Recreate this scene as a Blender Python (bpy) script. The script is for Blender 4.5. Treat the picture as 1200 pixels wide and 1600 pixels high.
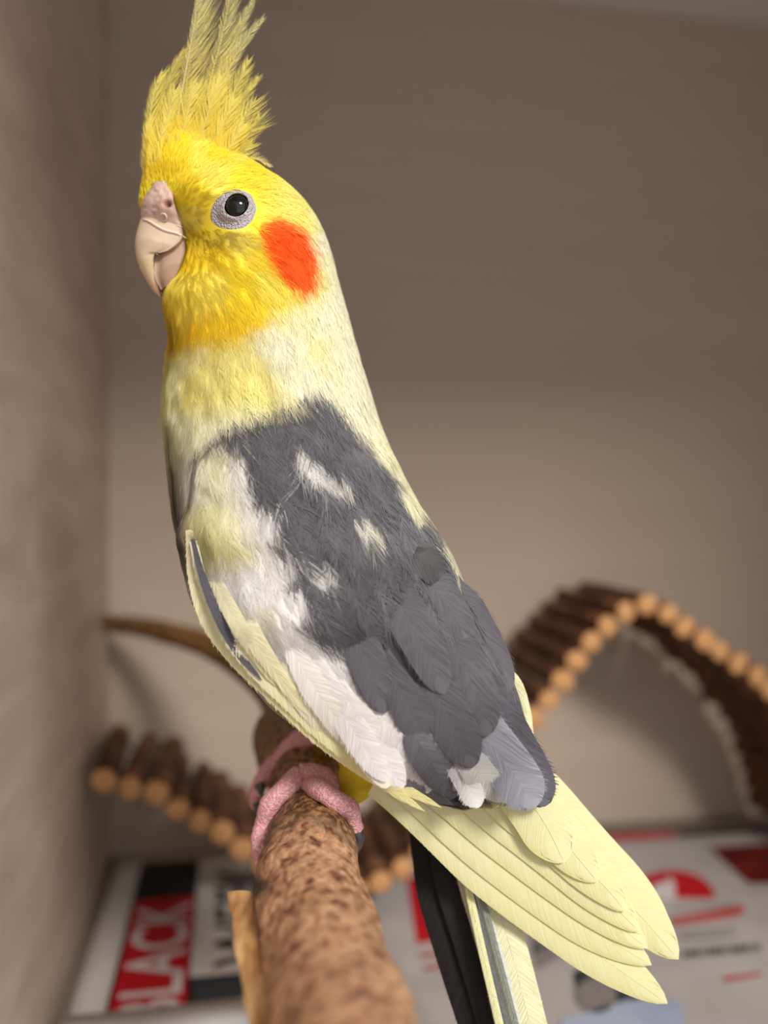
import bpy, math
import numpy as np
from mathutils import Vector, Matrix
from mathutils.bvhtree import BVHTree

for o in list(bpy.data.objects):
    bpy.data.objects.remove(o, do_unlink=True)
scn = bpy.context.scene
COL = scn.collection
rng = np.random.default_rng(7)

# ------------------------------------------------------------------ camera
F = 1350.0            # focal length in pixels of the 1200x1600 frame
H = 0.168             # height of the lens above the box floor
cam_d = bpy.data.cameras.new('camera')
cam_d.sensor_fit = 'VERTICAL'
cam_d.sensor_height = 36.0
cam_d.lens = F / 1600 * 36.0
cam_d.clip_start = 0.005
cam_d.dof.use_dof = True
cam_d.dof.focus_distance = 0.162
cam_d.dof.aperture_fstop = cam_d.lens / 4.4
cam = bpy.data.objects.new('camera', cam_d)
cam.location = (0, 0, H)
cam.rotation_euler = (math.pi / 2, 0, 0)
COL.objects.link(cam)
scn.camera = cam

# ------------------------------------------------------------------ light
world = bpy.data.worlds.new('room_daylight')
scn.world = world
world.use_nodes = True
world.node_tree.nodes['Background'].inputs[0].default_value = (0.98, 0.99, 1.0, 1)
world.node_tree.nodes['Background'].inputs[1].default_value = 1.06

def area(name, loc, target, sx, sy, power, color):
    l = bpy.data.lights.new(name, 'AREA')
    l.shape = 'RECTANGLE'
    l.size, l.size_y, l.energy, l.color = sx, sy, power, color
    o = bpy.data.objects.new(name, l)
    o.location = loc
    o.rotation_euler = (Vector(target) - Vector(loc)).to_track_quat('-Z', 'Y').to_euler()
    COL.objects.link(o)
    return o
# one lamp outside the box, above and to the right of the lens; the box's own ceiling and side panel shade the back
area('room_lamp', (0.62, -1.065, 1.0), (0, 0.2, 0.15), 0.34, 0.30, 26.5, (1.0, 0.96, 0.90))

scn.view_settings.view_transform = 'Standard'
scn.view_settings.look = 'None'
scn.view_settings.gamma = 1.0
scn.view_settings.use_curve_mapping = False
scn.view_settings.exposure = 0.0

# ------------------------------------------------------------------ helpers
def P(px, py, d):
    """photo pixel + distance along the lens axis -> place in metres"""
    return np.array([(px - 600.0) / F * d, d, (800.0 - py) / F * d + H])

def PX(p):
    """place -> photo pixel (used to look up the plumage pattern)"""
    p = np.asarray(p, float)
    return 600 + F * p[..., 0] / p[..., 1], 800 - F * (p[..., 2] - H) / p[..., 1]

def lin(c):
    c = np.asarray(c, float) / 255.0
    return np.where(c <= 0.04045, c / 12.92, ((c + 0.055) / 1.055) ** 2.4)

def L4(c):
    return tuple(float(v) for v in lin(c)) + (1.0,)

def smooth(a, b, x):
    t = np.clip((x - a) / (b - a), 0, 1)
    return t * t * (3 - 2 * t)

def spline(pts, n, t=None):
    """Catmull-Rom through pts, n samples even in chord length"""
    p = np.asarray(pts, float)
    q = np.vstack([2 * p[0] - p[1], p, 2 * p[-1] - p[-2]])
    m = len(p) - 1
    if t is None:
        dense = spline(p, 0, np.linspace(0, m, max(60, m * 24)))
        seg = np.r_[0, np.cumsum(np.linalg.norm(np.diff(dense, axis=0), axis=1))]
        want = np.linspace(0, seg[-1], n)
        return np.stack([np.interp(want, seg, dense[:, k]) for k in range(p.shape[1])], 1)
    i = np.clip(t.astype(int), 0, m - 1)
    f = (t - i)[:, None]
    a, b, c, d = q[i], q[i + 1], q[i + 2], q[i + 3]
    return 0.5 * (2 * b + (c - a) * f + (2 * a - 5 * b + 4 * c - d) * f ** 2 + (3 * b - a - 3 * c + d) * f ** 3)

_lat = np.random.default_rng(3).random((256, 256))
def noise2(x, y):
    x = np.asarray(x, float); y = np.asarray(y, float)
    xi = np.floor(x).astype(int); yi = np.floor(y).astype(int)
    fx = x - xi; fy = y - yi
    fx = fx * fx * (3 - 2 * fx); fy = fy * fy * (3 - 2 * fy)
    g = lambda a, b: _lat[a % 256, b % 256]
    return (g(xi, yi) * (1 - fx) + g(xi + 1, yi) * fx) * (1 - fy) + (g(xi, yi + 1) * (1 - fx) + g(xi + 1, yi + 1) * fx) * fy

def sdf(poly, x, y):
    """signed distance to polygon, positive inside"""
    poly = np.asarray(poly, float)
    x = np.asarray(x, float); y = np.asarray(y, float)
    best = np.full(x.shape, 1e18)
    inside = np.zeros(x.shape, bool)
    for i in range(len(poly)):
        ax, ay = poly[i - 1]; bx, by = poly[i]
        ex, ey = bx - ax, by - ay
        t = np.clip(((x - ax) * ex + (y - ay) * ey) / (ex * ex + ey * ey + 1e-12), 0, 1)
        best = np.minimum(best, (x - ax - t * ex) ** 2 + (y - ay - t * ey) ** 2)
        if ay != by:
            c = ((ay > y) != (by > y)) & (x < (bx - ax) * (y - ay) / (by - ay) + ax)
            inside ^= c
    return np.where(inside, 1, -1) * np.sqrt(best)

def make_mesh(name, verts, faces, mats, smooth_shade=True, colors=None, uvs=None, mat_idx=None):
    """faces: int array (n,3) or (n,4), or list of such arrays / tuples"""
    me = bpy.data.meshes.new(name)
    if isinstance(faces, np.ndarray):
        verts = np.asarray(verts, np.float32)
        n, k = faces.shape
        me.vertices.add(len(verts)); me.vertices.foreach_set('co', verts.ravel())
        me.loops.add(n * k); me.loops.foreach_set('vertex_index', faces.astype(np.int32).ravel())
        me.polygons.add(n)
        me.polygons.foreach_set('loop_start', np.arange(0, n * k, k, dtype=np.int32))
        me.polygons.foreach_set('loop_total', np.full(n, k, np.int32))
        me.update(calc_edges=True)
    else:
        me.from_pydata([tuple(map(float, v)) for v in verts], [], [tuple(int(i) for i in f) for f in faces])
        me.update()
    me.polygons.foreach_set('use_smooth', np.full(len(me.polygons), smooth_shade))
    if mat_idx is not None:
        me.polygons.foreach_set('material_index', np.asarray(mat_idx, np.int32))
    for m in (mats if isinstance(mats, (list, tuple)) else [mats]):
        me.materials.append(m)
    if colors is not None:
        c = np.ones((len(me.vertices), 4), np.float32); c[:, :3] = colors
        a = me.color_attributes.new('Col', 'FLOAT_COLOR', 'POINT')
        a.data.foreach_set('color', c.ravel())
    if uvs is not None:
        vi = np.empty(len(me.loops), np.int32); me.loops.foreach_get('vertex_index', vi)
        u = me.uv_layers.new(name='UVMap')
        u.data.foreach_set('uv', np.asarray(uvs, np.float32)[vi].ravel())
    return me

def obj(name, me, parent=None):
    o = bpy.data.objects.new(name, me)
    COL.objects.link(o)
    if parent is not None:
        o.parent = parent
        o.matrix_parent_inverse = Matrix.Translation(parent_world(parent)).inverted()
    return o

def parent_world(p):
    # parts are modelled in place, so only an Empty carries an offset
    return Vector(p.location) if p.type == 'EMPTY' else Vector((0, 0, 0))

def thing(name, loc, label, cat, group=None):
    o = bpy.data.objects.new(name, None)
    o.empty_display_size = 0.01
    o.location = [float(v) for v in loc]
    COL.objects.link(o)
    return tag(o, label, cat, group)

def tag(o, label, cat=None, group=None):
    o['label'] = label
    if cat: o['category'] = cat
    if group: o['group'] = group
    return o

def grid_faces(nu, nv, wrap=False):
    i = np.arange(nu - 1)[:, None]
    j = np.arange(nv if wrap else nv - 1)[None, :]
    a = i * nv + j; b = i * nv + (j + 1) % nv
    return np.stack([a, b, b + nv, a + nv], -1).reshape(-1, 4)

def tube(pts, radii, sides=10, cap=True, noise=0.0, seed=0, squash=None):
    """verts, faces of a swept tube with rounded ends"""
    p = np.asarray(pts, float); n = len(p)
    r = np.broadcast_to(np.asarray(radii, float), (n,)).copy()
    t = np.gradient(p, axis=0); t /= np.linalg.norm(t, axis=1)[:, None] + 1e-12
    up = np.array([0.13, 0.9, 0.41])
    if abs(t[0] @ up) > 0.9: up = np.array([1.0, 0, 0])
    nrm = up - t[0] * (t[0] @ up); nrm /= np.linalg.norm(nrm)
    V = []
    g = np.random.default_rng(seed)
    for i in range(n):
        nrm = nrm - t[i] * (t[i] @ nrm); nrm /= np.linalg.norm(nrm)
        b = np.cross(t[i], nrm)
        for k in range(sides):
            a = 2 * math.pi * k / sides
            rr = r[i] * (1 + noise * (g.random() - 0.5) * 2)
            V.append(p[i] + rr * (math.cos(a) * nrm + math.sin(a) * b))
    Fc = [tuple(f) for f in grid_faces(n, sides, True)]
    if cap:
        V.append(p[0] - t[0] * r[0] * 0.4); V.append(p[-1] + t[-1] * r[-1] * 0.4)
        c0, c1 = len(V) - 2, len(V) - 1
        for k in range(sides):
            Fc.append((c0, (k + 1) % sides, k))
            Fc.append((c1, (n - 1) * sides + k, (n - 1) * sides + (k + 1) % sides))
    return np.array(V), Fc

def join(parts):
    V, Fc, o = [], [], 0
    for v, f in parts:
        V.append(np.asarray(v)); Fc += [tuple(int(i) + o for i in q) for q in f]; o += len(v)
    return np.vstack(V), Fc

def box(lo, hi):
    x0, y0, z0 = lo; x1, y1, z1 = hi
    v = np.array([(x0,y0,z0),(x1,y0,z0),(x1,y1,z0),(x0,y1,z0),(x0,y0,z1),(x1,y0,z1),(x1,y1,z1),(x0,y1,z1)])
    f = [(0,3,2,1),(4,5,6,7),(0,1,5,4),(1,2,6,5),(2,3,7,6),(3,0,4,7)]
    return v, f

# ------------------------------------------------------------------ materials
def mat(name, color=(128,128,128), rough=0.6, spec=0.3):
    m = bpy.data.materials.new(name); m.use_nodes = True
    b = m.node_tree.nodes['Principled BSDF']
    b.inputs['Base Color'].default_value = L4(color)
    b.inputs['Roughness'].default_value = rough
    b.inputs['Specular IOR Level'].default_value = spec
    return m

def nodes(m):
    nt = m.node_tree
    return nt, nt.nodes, nt.links, nt.nodes['Principled BSDF']

def ramp(N, stops):
    r = N.new('ShaderNodeValToRGB')
    while len(r.color_ramp.elements) < len(stops): r.color_ramp.elements.new(0.5)
    for e, (p, c) in zip(r.color_ramp.elements, stops):
        e.position = p; e.color = L4(c)
    return r

def noise_mat(name, stops, scale=(1,1,1), nscale=5.0, detail=6.0, rough=0.6, spec=0.3, bump=0.0, bdist=0.001, distort=0.0, coords='Object'):
    m = mat(name, (128,)*3, rough, spec)
    nt, N, K, b = nodes(m)
    tc = N.new('ShaderNodeTexCoord'); mp = N.new('ShaderNodeMapping')
    mp.inputs['Scale'].default_value = scale
    K.new(tc.outputs[coords], mp.inputs[0])
    nz = N.new('ShaderNodeTexNoise')
    nz.inputs['Scale'].default_value = nscale; nz.inputs['Detail'].default_value = detail
    nz.inputs['Distortion'].default_value = distort
    K.new(mp.outputs[0], nz.inputs['Vector'])
    r = ramp(N, stops)
    K.new(nz.outputs[0], r.inputs[0]); K.new(r.outputs[0], b.inputs['Base Color'])
    if bump:
        bp = N.new('ShaderNodeBump'); bp.inputs['Strength'].default_value = bump; bp.inputs['Distance'].default_value = bdist
        K.new(nz.outputs[0], bp.inputs['Height']); K.new(bp.outputs[0], b.inputs['Normal'])
    return m

def feather_mat(name, stripes=False, translucent=0.22):
    m = mat(name, (200,)*3, 0.62, 0.18)
    nt, N, K, b = nodes(m)
    at = N.new('ShaderNodeAttribute'); at.attribute_name = 'Col'
    colout = at.outputs['Color']
    if stripes:
        uv = N.new('ShaderNodeUVMap'); sp = N.new('ShaderNodeSeparateXYZ'); K.new(uv.outputs[0], sp.inputs[0])
        ab = N.new('ShaderNodeMath'); ab.operation = 'ABSOLUTE'; K.new(sp.outputs[0], ab.inputs[0])
        mu = N.new('ShaderNodeMath'); mu.operation = 'MULTIPLY_ADD'; mu.inputs[1].default_value = -1.0
        K.new(ab.outputs[0], mu.inputs[0]); K.new(sp.outputs[1], mu.inputs[2])
        cb = N.new('ShaderNodeCombineXYZ'); K.new(mu.outputs[0], cb.inputs[0]); 
        sc = N.new('ShaderNodeMath'); sc.operation = 'MULTIPLY'; sc.inputs[1].default_value = 0.06
        K.new(sp.outputs[0], sc.inputs[0]); K.new(sc.outputs[0], cb.inputs[1])
        nz = N.new('ShaderNodeTexNoise'); nz.inputs['Scale'].default_value = 2.6; nz.inputs['Detail'].default_value = 3.0
        K.new(cb.outputs[0], nz.inputs['Vector'])
        bp = N.new('ShaderNodeBump'); bp.inputs['Strength'].default_value = 0.35; bp.inputs['Distance'].default_value = 0.00025
        K.new(nz.outputs[0], bp.inputs['Height']); K.new(bp.outputs[0], b.inputs['Normal'])
        hs = N.new('ShaderNodeHueSaturation')
        mr = N.new('ShaderNodeMapRange'); mr.inputs[1].default_value = 0.3; mr.inputs[2].default_value = 0.7
        mr.inputs[3].default_value = 0.9; mr.inputs[4].default_value = 1.08
        K.new(nz.outputs[0], mr.inputs[0]); K.new(mr.outputs[0], hs.inputs['Value'])
        K.new(colout, hs.inputs['Color']); colout = hs.outputs[0]
    K.new(colout, b.inputs['Base Color'])
    tr = N.new('ShaderNodeBsdfTranslucent'); K.new(colout, tr.inputs[0])
    mx = N.new('ShaderNodeMixShader'); mx.inputs[0].default_value = translucent
    K.new(b.outputs[0], mx.inputs[1]); K.new(tr.outputs[0], mx.inputs[2])
    K.new(mx.outputs[0], N['Material Output'].inputs['Surface'])
    return m

M_plume = feather_mat('downy_feather')
M_vane = feather_mat('feather_vane', True, 0.25)
M_crest = feather_mat('crest_feather', False, 0.45)
# skin of the body under the plumage: same colours, opaque, finely ribbed
M_body = mat('plumage_base', (200,)*3, 0.8, 0.1)
nt, N, K, b = nodes(M_body)
at = N.new('ShaderNodeAttribute'); at.attribute_name = 'Col'; K.new(at.outputs['Color'], b.inputs['Base Color'])

def attr_mat(name, rough, spec, sss=0.0, bump_scale=0, bump=0.3, dist=0.0002, voronoi=False):
    m = mat(name, (200,)*3, rough, spec)
    nt, N, K, b = nodes(m)
    at = N.new('ShaderNodeAttribute'); at.attribute_name = 'Col'; K.new(at.outputs['Color'], b.inputs['Base Color'])
    if sss:
        b.inputs['Subsurface Weight'].default_value = sss
        b.inputs['Subsurface Radius'].default_value = (0.002, 0.001, 0.0007)
        b.inputs['Subsurface Scale'].default_value = 0.6
    if bump_scale:
        tc = N.new('ShaderNodeTexCoord')
        if voronoi:
            nz = N.new('ShaderNodeTexVoronoi'); nz.inputs['Scale'].default_value = bump_scale
        else:
            nz = N.new('ShaderNodeTexNoise'); nz.inputs['Scale'].default_value = bump_scale; nz.inputs['Detail'].default_value = 4
        K.new(tc.outputs['Object'], nz.inputs['Vector'])
        bp = N.new('ShaderNodeBump'); bp.inputs['Strength'].default_value = bump; bp.inputs['Distance'].default_value = dist
        bp.invert = voronoi
        K.new(nz.outputs[0], bp.inputs['Height']); K.new(bp.outputs[0], b.inputs['Normal'])
    return m
M_beak = attr_mat('horn_beak', 0.35, 0.45, 0.15, 420, 0.12)
M_cere = attr_mat('cere_skin', 0.5, 0.4, 0.15, 900, 0.5)
M_ring = attr_mat('eye_ring_skin', 0.55, 0.35, 0.1, 2600, 0.9, 0.0004, True)
M_eye = mat('black_eye', (6, 5, 6), 0.06, 0.6)
M_claw = mat('dark_claw', (70, 66, 72), 0.3, 0.5)
# scaly pink feet: voronoi scales with pale joints
M_foot = mat('scaly_pink_skin', (225,160,165), 0.5, 0.35)
nt, N, K, b = nodes(M_foot)
tc = N.new('ShaderNodeTexCoord'); vo = N.new('ShaderNodeTexVoronoi'); vo.inputs['Scale'].default_value = 2300
K.new(tc.outputs['Object'], vo.inputs['Vector'])
r = ramp(N, [(0.0, (212,138,146)), (0.45, (222,156,162)), (0.8, (238,196,196))])
K.new(vo.outputs['Distance'], r.inputs[0]); K.new(r.outputs[0], b.inputs['Base Color'])
bp = N.new('ShaderNodeBump'); bp.inputs['Strength'].default_value = 0.8; bp.inputs['Distance'].default_value = 0.0003; bp.invert = True
K.new(vo.outputs['Distance'], bp.inputs['Height']); K.new(bp.outputs[0], b.inputs['Normal'])
b.inputs['Subsurface Weight'].default_value = 0.15
b.inputs['Subsurface Radius'].default_value = (0.002, 0.0008, 0.0006); b.inputs['Subsurface Scale'].default_value = 0.5

# ------------------------------------------------------------------ the box (structure)
CX, CY = (170 - 600) / F * 0.42, 0.42         # far left corner of the box on the floor
EX = np.array([0.984, 0.177, 0.0])            # along the back wall
EY = np.array([0.177, -0.984, 0.0])           # out of the box, towards the lens
def R(t, s, z):
    """box coordinates: t along back wall, s out from the back wall, z up"""
    return np.array([CX, CY, 0]) + EX * t + EY * s + np.array([0, 0, z])
DEPTH, WIDTH, TOP = 0.535, 0.365, 0.440
def rbox(name, lo, hi, m, parent=None):
    v, f = box(lo, hi)
    me = make_mesh(name, [R(*q) for q in v], [tuple(reversed(q)) for q in f], m, False)
    return obj(name, me, parent)

def panel_mat(name, stops, scale, nscale):
    m = noise_mat(name, stops, scale, nscale, 7.0, 0.55, 0.25, 0.05, 0.0005, 0.6)
    # grain runs with the box
    mp = [n for n in m.node_tree.nodes if n.type == 'MAPPING'][0]
    mp.inputs['Rotation'].default_value = (0, 0, -math.atan2(0.177, 0.984))
    return m
M_back = panel_mat('taupe_panel', [(0.3, (176,158,142)), (0.7, (182,164,147))], (3, 20, 60), 1.0)
M_left = panel_mat('grained_panel', [(0.3, (182,163,146)), (0.55, (198,179,162)), (0.75, (210,190,174))], (12, 12, 50), 1.2)
M_ceil = noise_mat('pale_panel', [(0.3, (222,219,219)), (0.7, (230,227,227))], (3, 20, 60), 1.0)
M_floor = noise_mat('floor_panel', [(0.3, (120,106,96)), (0.7, (134,120,108))], (20, 4, 4), 3.0)
T = 0.016
for name, lo, hi, m in (('wall_back', (-T, -T, -T), (WIDTH + T, 0, TOP + T), M_back),
                        ('wall_left', (-T, 0, -T), (0, DEPTH, TOP + T), M_left),
                        ('wall_right', (WIDTH, 0, -T), (WIDTH + T, DEPTH, TOP + T), M_left),
                        ('floor', (0, 0, -T), (WIDTH, DEPTH, 0), M_floor),
                        ('ceiling', (0, 0, TOP), (WIDTH, DEPTH, TOP + T), M_ceil)):
    o = rbox(name, lo, hi, m); o['kind'] = 'structure'
    o['label'] = {'wall_back': 'plain taupe back panel of the box', 'wall_left': 'taupe wood-grain side panel of the box beside the snaking stick bridge',
                  'wall_right': 'taupe side panel closing the box to the right', 'floor': 'panel floor of the box under the newspapers',
                  'ceiling': 'pale grey ceiling panel of the box'}[name]

# ------------------------------------------------------------------ cockatiel: body
bird_base = P(487, 1232, 0.178)
bird = thing('cockatiel', bird_base, 'yellow-headed pied cockatiel with orange cheek and tall crest perched on the branch', 'bird')
AX = 0.176      # distance of the bird's mid plane
SC = F / AX     # pixels per metre there
# silhouette pairs (left x,y, right x,y, half thickness px, mid distance)
PAIRS = [
 (284,186, 298,184, 8,.177), (262,202, 318,198, 22,.177), (244,228, 346,222, 38,.177), (234,256, 378,246, 58,.177), (226,283, 412,269, 80,.177), (221,308, 452,296, 98,.177), (222,330, 481,326, 108,.177),
 (252,352, 502,361, 113,.177), (280,385, 516,400, 116,.177), (272,425, 526,440, 116,.177), (256,460, 537,478, 115,.177),
 (259,495, 548,520, 115,.177), (265,535, 560,565, 119,.177), (260,577, 574,608, 126,.177), (255,625, 590,660, 136,.177),
 (257,675, 612,715, 148,.177), (263,725, 638,768, 158,.177), (270,780, 668,815, 166,.177), (279,835, 698,860, 172,.176),
 (292,890, 720,908, 175,.176), (307,933, 741,950, 175,.175), (342,982, 768,1000, 170,.175), (382,1027, 795,1048, 160,.174),
 (418,1072, 810,1092, 146,.173), (470,1114, 822,1135, 128,.172), (530,1160, 832,1176, 104,.171), (590,1194, 834,1206, 76,.170),
 (650,1222, 822,1228, 48,.169), (700,1240, 795,1242, 24,.168), (730,1248, 765,1248, 8,.168)]
NU, NV = 380, 200
pr = spline(np.array(PAIRS, float), 0, np.linspace(0, len(PAIRS) - 1, NU))
phi = np.linspace(0, 2 * math.pi, NV, endpoint=False)
Lp = np.stack([P(a[0], a[1], a[5]) for a in pr]); Rp = np.stack([P(a[2], a[3], a[5]) for a in pr])
Cn = (Lp + Rp) / 2; Hv = (Rp - Lp) / 2
Wd = pr[:, 4] / SC
sq = 2.0 / (2.0 + 0.75 * smooth(560, 760, pr[:, 1]))[:, None]            # breast and wings are boxier than the head
cph = (np.sign(np.cos(phi)) * np.abs(np.cos(phi)))[None, :]; sph = np.sin(phi)[None, :]
cph = np.sign(cph) * np.abs(cph) ** sq; sph = np.sign(sph) * np.abs(sph) ** sq
S = Cn[:, None, :] + Hv[:, None, :] * cph[..., None]
face = smooth(255, 300, pr[:, 1]) * smooth(475, 430, pr[:, 1])      # the face narrows towards the beak
S[..., 1] -= (Wd[:, None] * (1 - 0.36 * face[:, None] * smooth(0.0, 0.95, -np.cos(phi))[None, :])) * sph      # phi = 90 deg faces the lens

# folded wing stands a little proud of the body, with a crease along its front edge
WING = [(300,722),(332,692),(400,668),(470,664),(500,690),(560,775),(622,848),(665,930),(725,1010),(775,1070),(850,1230),(900,1330),(640,1340),
        (380,1110),(250,960),(262,860),(286,790)]
def grid_normals(S):
    du = np.gradient(S, axis=0)
    dv = np.roll(S, -1, 1) - np.roll(S, 1, 1)
    n = np.cross(dv, du); n /= np.linalg.norm(n, axis=-1)[..., None] + 1e-15
    c = S - S.mean(1, keepdims=True)
    n *= np.sign((n * c).sum(-1).mean())
    return n
Nn = grid_normals(S)
qx, qy = PX(S)
sd = sdf(WING, qx, qy)
side = np.abs(np.sin(phi))[None, :]
S = S + Nn * (0.0013 * smooth(-2, 12, sd) * smooth(0.02, 0.3, side))[..., None]
# small lumps so the coat is not perfectly smooth
lump = (noise2(qx / 38, qy / 46) - 0.5) * 0.0007 + (noise2(qx / 15 + 9, qy / 24) - 0.5) * 0.00035
S = S + Nn * (lump * smooth(0.0, 0.3, side) * smooth(430, 620, qy))[..., None]
# hollow round the eye
eh = np.exp(-(((qx - 362) / 40) ** 2 + ((qy - 330) / 32) ** 2))
S = S - Nn * (0.0008 * eh)[..., None]
# perspective makes the near side of a thick body overhang its outline: trim each ring back to the outline
for _ in range(4):
    qx, qy = PX(S)
    e = pr[:, 2:4] - pr[:, 0:2]; ln = np.hypot(e[:, 0], e[:, 1])[:, None]
    par = ((qx - pr[:, 0:1]) * e[:, 0:1] + (qy - pr[:, 1:2]) * e[:, 1:2]) / ln ** 2
    lo, hi = par.min(1, keepdims=True), par.max(1, keepdims=True)
    hl_ = np.linalg.norm(Hv, axis=1)[:, None]
    hd = Hv / hl_
    cc_ = ((S - Cn[:, None]) * hd[:, None]).sum(-1)
    # remap in-plane coordinate so that lo -> 0 and hi -> 1
    k_ = 1 / (hi - lo)
    new = (cc_ / hl_) * k_ - (lo + hi - 1) * k_
    S = S + hd[:, None] * ((new * hl_ - cc_) * 0.9)[..., None]
Nn = grid_normals(S)

# ------------------------------------------------------------------ plumage pattern (pigment of the feathers)
YELLOW = [(190,240),(240,120),(340,120),(420,230),(470,300),(488,345),(470,380),(500,430),(492,462),(450,480),(420,505),(380,530),(320,545),(262,552),(225,470),(180,380)]
CHEEK = [(408,350),(440,342),(474,362),(490,400),(494,430),(488,452),(470,456),(440,438),(420,410),(408,380)]
GREY = [(298,722),(314,702),(345,676),(400,652),(455,635),(490,606),(520,628),(560,680),(612,733),(640,790),(672,812),(702,866),(738,938),(768,972),(806,1052),
        (842,1165),(862,1250),(840,1266),(790,1252),(735,1262),(690,1262),(640,1240),(668,1190),(640,1130),(600,1094),(560,1098),(548,1030),(500,1012),(472,985),
        (478,930),(446,922),(470,872),(432,868),(402,850),(432,800),(398,800),(384,760),(378,712),(345,692),(318,704),(304,718)]
WHITES = [[(462,702),(482,706),(505,735),(540,748),(552,772),(530,778),(495,755),(468,738)],
          [(556,822),(572,812),(598,828),(604,852),(582,848),(560,840)],
          [(480,905),(492,880),(520,888),(528,912),(505,922)],
          [(362,706),(385,712),(382,748),(366,745)],
          [(400,812),(425,796),(432,835),(415,858),(398,850)],
          [(618,757),(640,775),(662,812),(650,818)],
          [(572,1075),(590,1098),(575,1108)]]
def mixc(c, col, a):
    return c * (1 - a[..., None]) + lin(col) * a[..., None]
def pigment(x, y, j=0.0):
    """colour of the plumage at pattern position x, y; j jitters the borders"""
    x = np.asarray(x, float); y = np.asarray(y, float)
    n1 = noise2(x / 34, y / 34); n2 = noise2(x / 90 + 30, y / 70 + 11); n3 = noise2(x / 9, y / 14)
    c = np.zeros(x.shape + (3,)) + lin((243, 239, 212))
    # neck: pale lemon clouds on cream
    c = mixc(c, (246, 234, 128), smooth(0.30, 0.62, n2 * 0.6 + n1 * 0.4) * smooth(665, 615, y) * smooth(545, 470, x) * 0.72)
    c = mixc(c, (240, 236, 190), smooth(640, 700, y) * smooth(500, 600, x) * 0.5)
    c = mixc(c, (176, 170, 160), smooth(0.55, 0.75, n1) * np.exp(-(((x - 505) / 22) ** 2 + ((y - 522) / 14) ** 2)) * 0.7)
    # breast under the wing edge turns grey
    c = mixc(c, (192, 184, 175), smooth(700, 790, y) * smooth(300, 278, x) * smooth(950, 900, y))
    # white and cream wing patch
    w = smooth(690, 730, y) * smooth(640, 560, x - (y - 900) * 0.35)
    w = w * smooth(278, 296, x)
    c = mixc(c, (246, 243, 242), w)
    c = mixc(c, (242, 234, 176), w * smooth(0.35, 0.75, n2) * smooth(90, 10, np.abs(x - 300 - np.maximum(0, y - 760) * 0.42)) * 0.85)
    c = mixc(c, (236, 232, 240), w * smooth(0.45, 0.7, n1) * smooth(900, 1000, y) * 0.6)
    # lower back and rump
    c = mixc(c, (240, 237, 190), smooth(1215, 1260, y - (x - 700) * 0.1))
    # grey saddle
    g = sdf(GREY, x, y) + (n3 - 0.5) * 10 + (n1 - 0.5) * 8 + j * 7
    gm = smooth(-5, 6, g)
    for wp in WHITES:
        gm = gm * (1 - smooth(-5, 5, sdf(wp, x, y) - 1.5 + (n3 - 0.5) * 8 + j * 4) * 0.92)
    gcol = lin((110, 108, 113)) * (0.84 + 0.34 * noise2(x / 26 + 5, y / 40 + 60))[..., None]
    c = c * (1 - gm[..., None]) + gcol * gm[..., None]
    lil = gm * smooth(1060, 1200, y) * smooth(0.35, 0.7, n2)
    c = mixc(c, (128, 126, 136), lil * 0.6)
    # yellow mask
    yv = sdf(YELLOW, x, y) + (n3 - 0.5) * 14 + j * 9
    ym = smooth(-14, 16, yv)
    ycol = np.zeros(x.shape + (3,)) + lin((251, 227, 62))
    ycol = mixc(ycol, (248, 205, 40), smooth(460, 520, y) * 0.45 + 0 * x)
    ycol = mixc(ycol, (246, 212, 44), smooth(300, 250, y) * smooth(330, 250, x) * 0.6)
    ycol = mixc(ycol, (250, 236, 130), smooth(0.45, 0.75, n1) * 0.45 + 0.35 * smooth(430, 480, x))
    ycol = mixc(ycol, (252, 240, 140), smooth(395, 450, x) * smooth(370, 330, y) * 0.85)
    c = c * (1 - ym[..., None]) + ycol * ym[..., None]
    # dusky lores under the eye
    du = np.exp(-(((x - 350) / 46) ** 2 + ((y - 374) / 15) ** 2)) + 0.45 * np.exp(-(((x - 300) / 16) ** 2 + ((y - 352) / 22) ** 2))
    c = mixc(c, (160, 150, 84), np.clip(du, 0, 1) * 0.45)
    ck = sdf(CHEEK, x, y) + (n3 - 0.5) * 7 + j * 7
    ckm = smooth(-6, 5, ck)
    ccol = np.zeros(x.shape + (3,)) + lin((252, 92, 22))
    ccol = mixc(ccol, (252, 128, 40), smooth(0.4, 0.8, n3) * 0.6 + 0.25 * smooth(440, 410, x))
    c = c * (1 - ckm[..., None]) + ccol * ckm[..., None]
    return c

qx, qy = PX(S)
V = S.reshape(-1, 3)
Fq = grid_faces(NU, NV, True)
V = np.vstack([V, S[0].mean(0) + [0, 0, 0.0006], S[-1].mean(0)])
t0 = [(NV * NU, (k + 1) % NV, k) for k in range(NV)]
t1 = [(NV * NU + 1, (NU - 1) * NV + k, (NU - 1) * NV + (k + 1) % NV) for k in range(NV)]
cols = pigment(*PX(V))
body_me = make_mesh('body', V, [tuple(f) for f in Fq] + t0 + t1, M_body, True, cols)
body = obj('body', body_me, bird)
BVH = BVHTree.FromPolygons([tuple(v) for v in V], [tuple(int(i) for i in f) for f in Fq] + t0 + t1)

EYE0 = Vector((0, 0, H))
def hit(px, py, bvh=None, far=False):
    d = Vector(P(px, py, 1.0)) - EYE0; d.normalize()
    if far:
        r_ = (bvh or BVH).ray_cast(EYE0 + d * 0.5, -d)
    else:
        r_ = (bvh or BVH).ray_cast(EYE0, d)
    if r_[0] is None: return None, None
    n = np.array(r_[1])
    dd = np.array(d)
    if (n @ dd > 0) != far: n = -n
    return np.array(r_[0]), n

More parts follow.
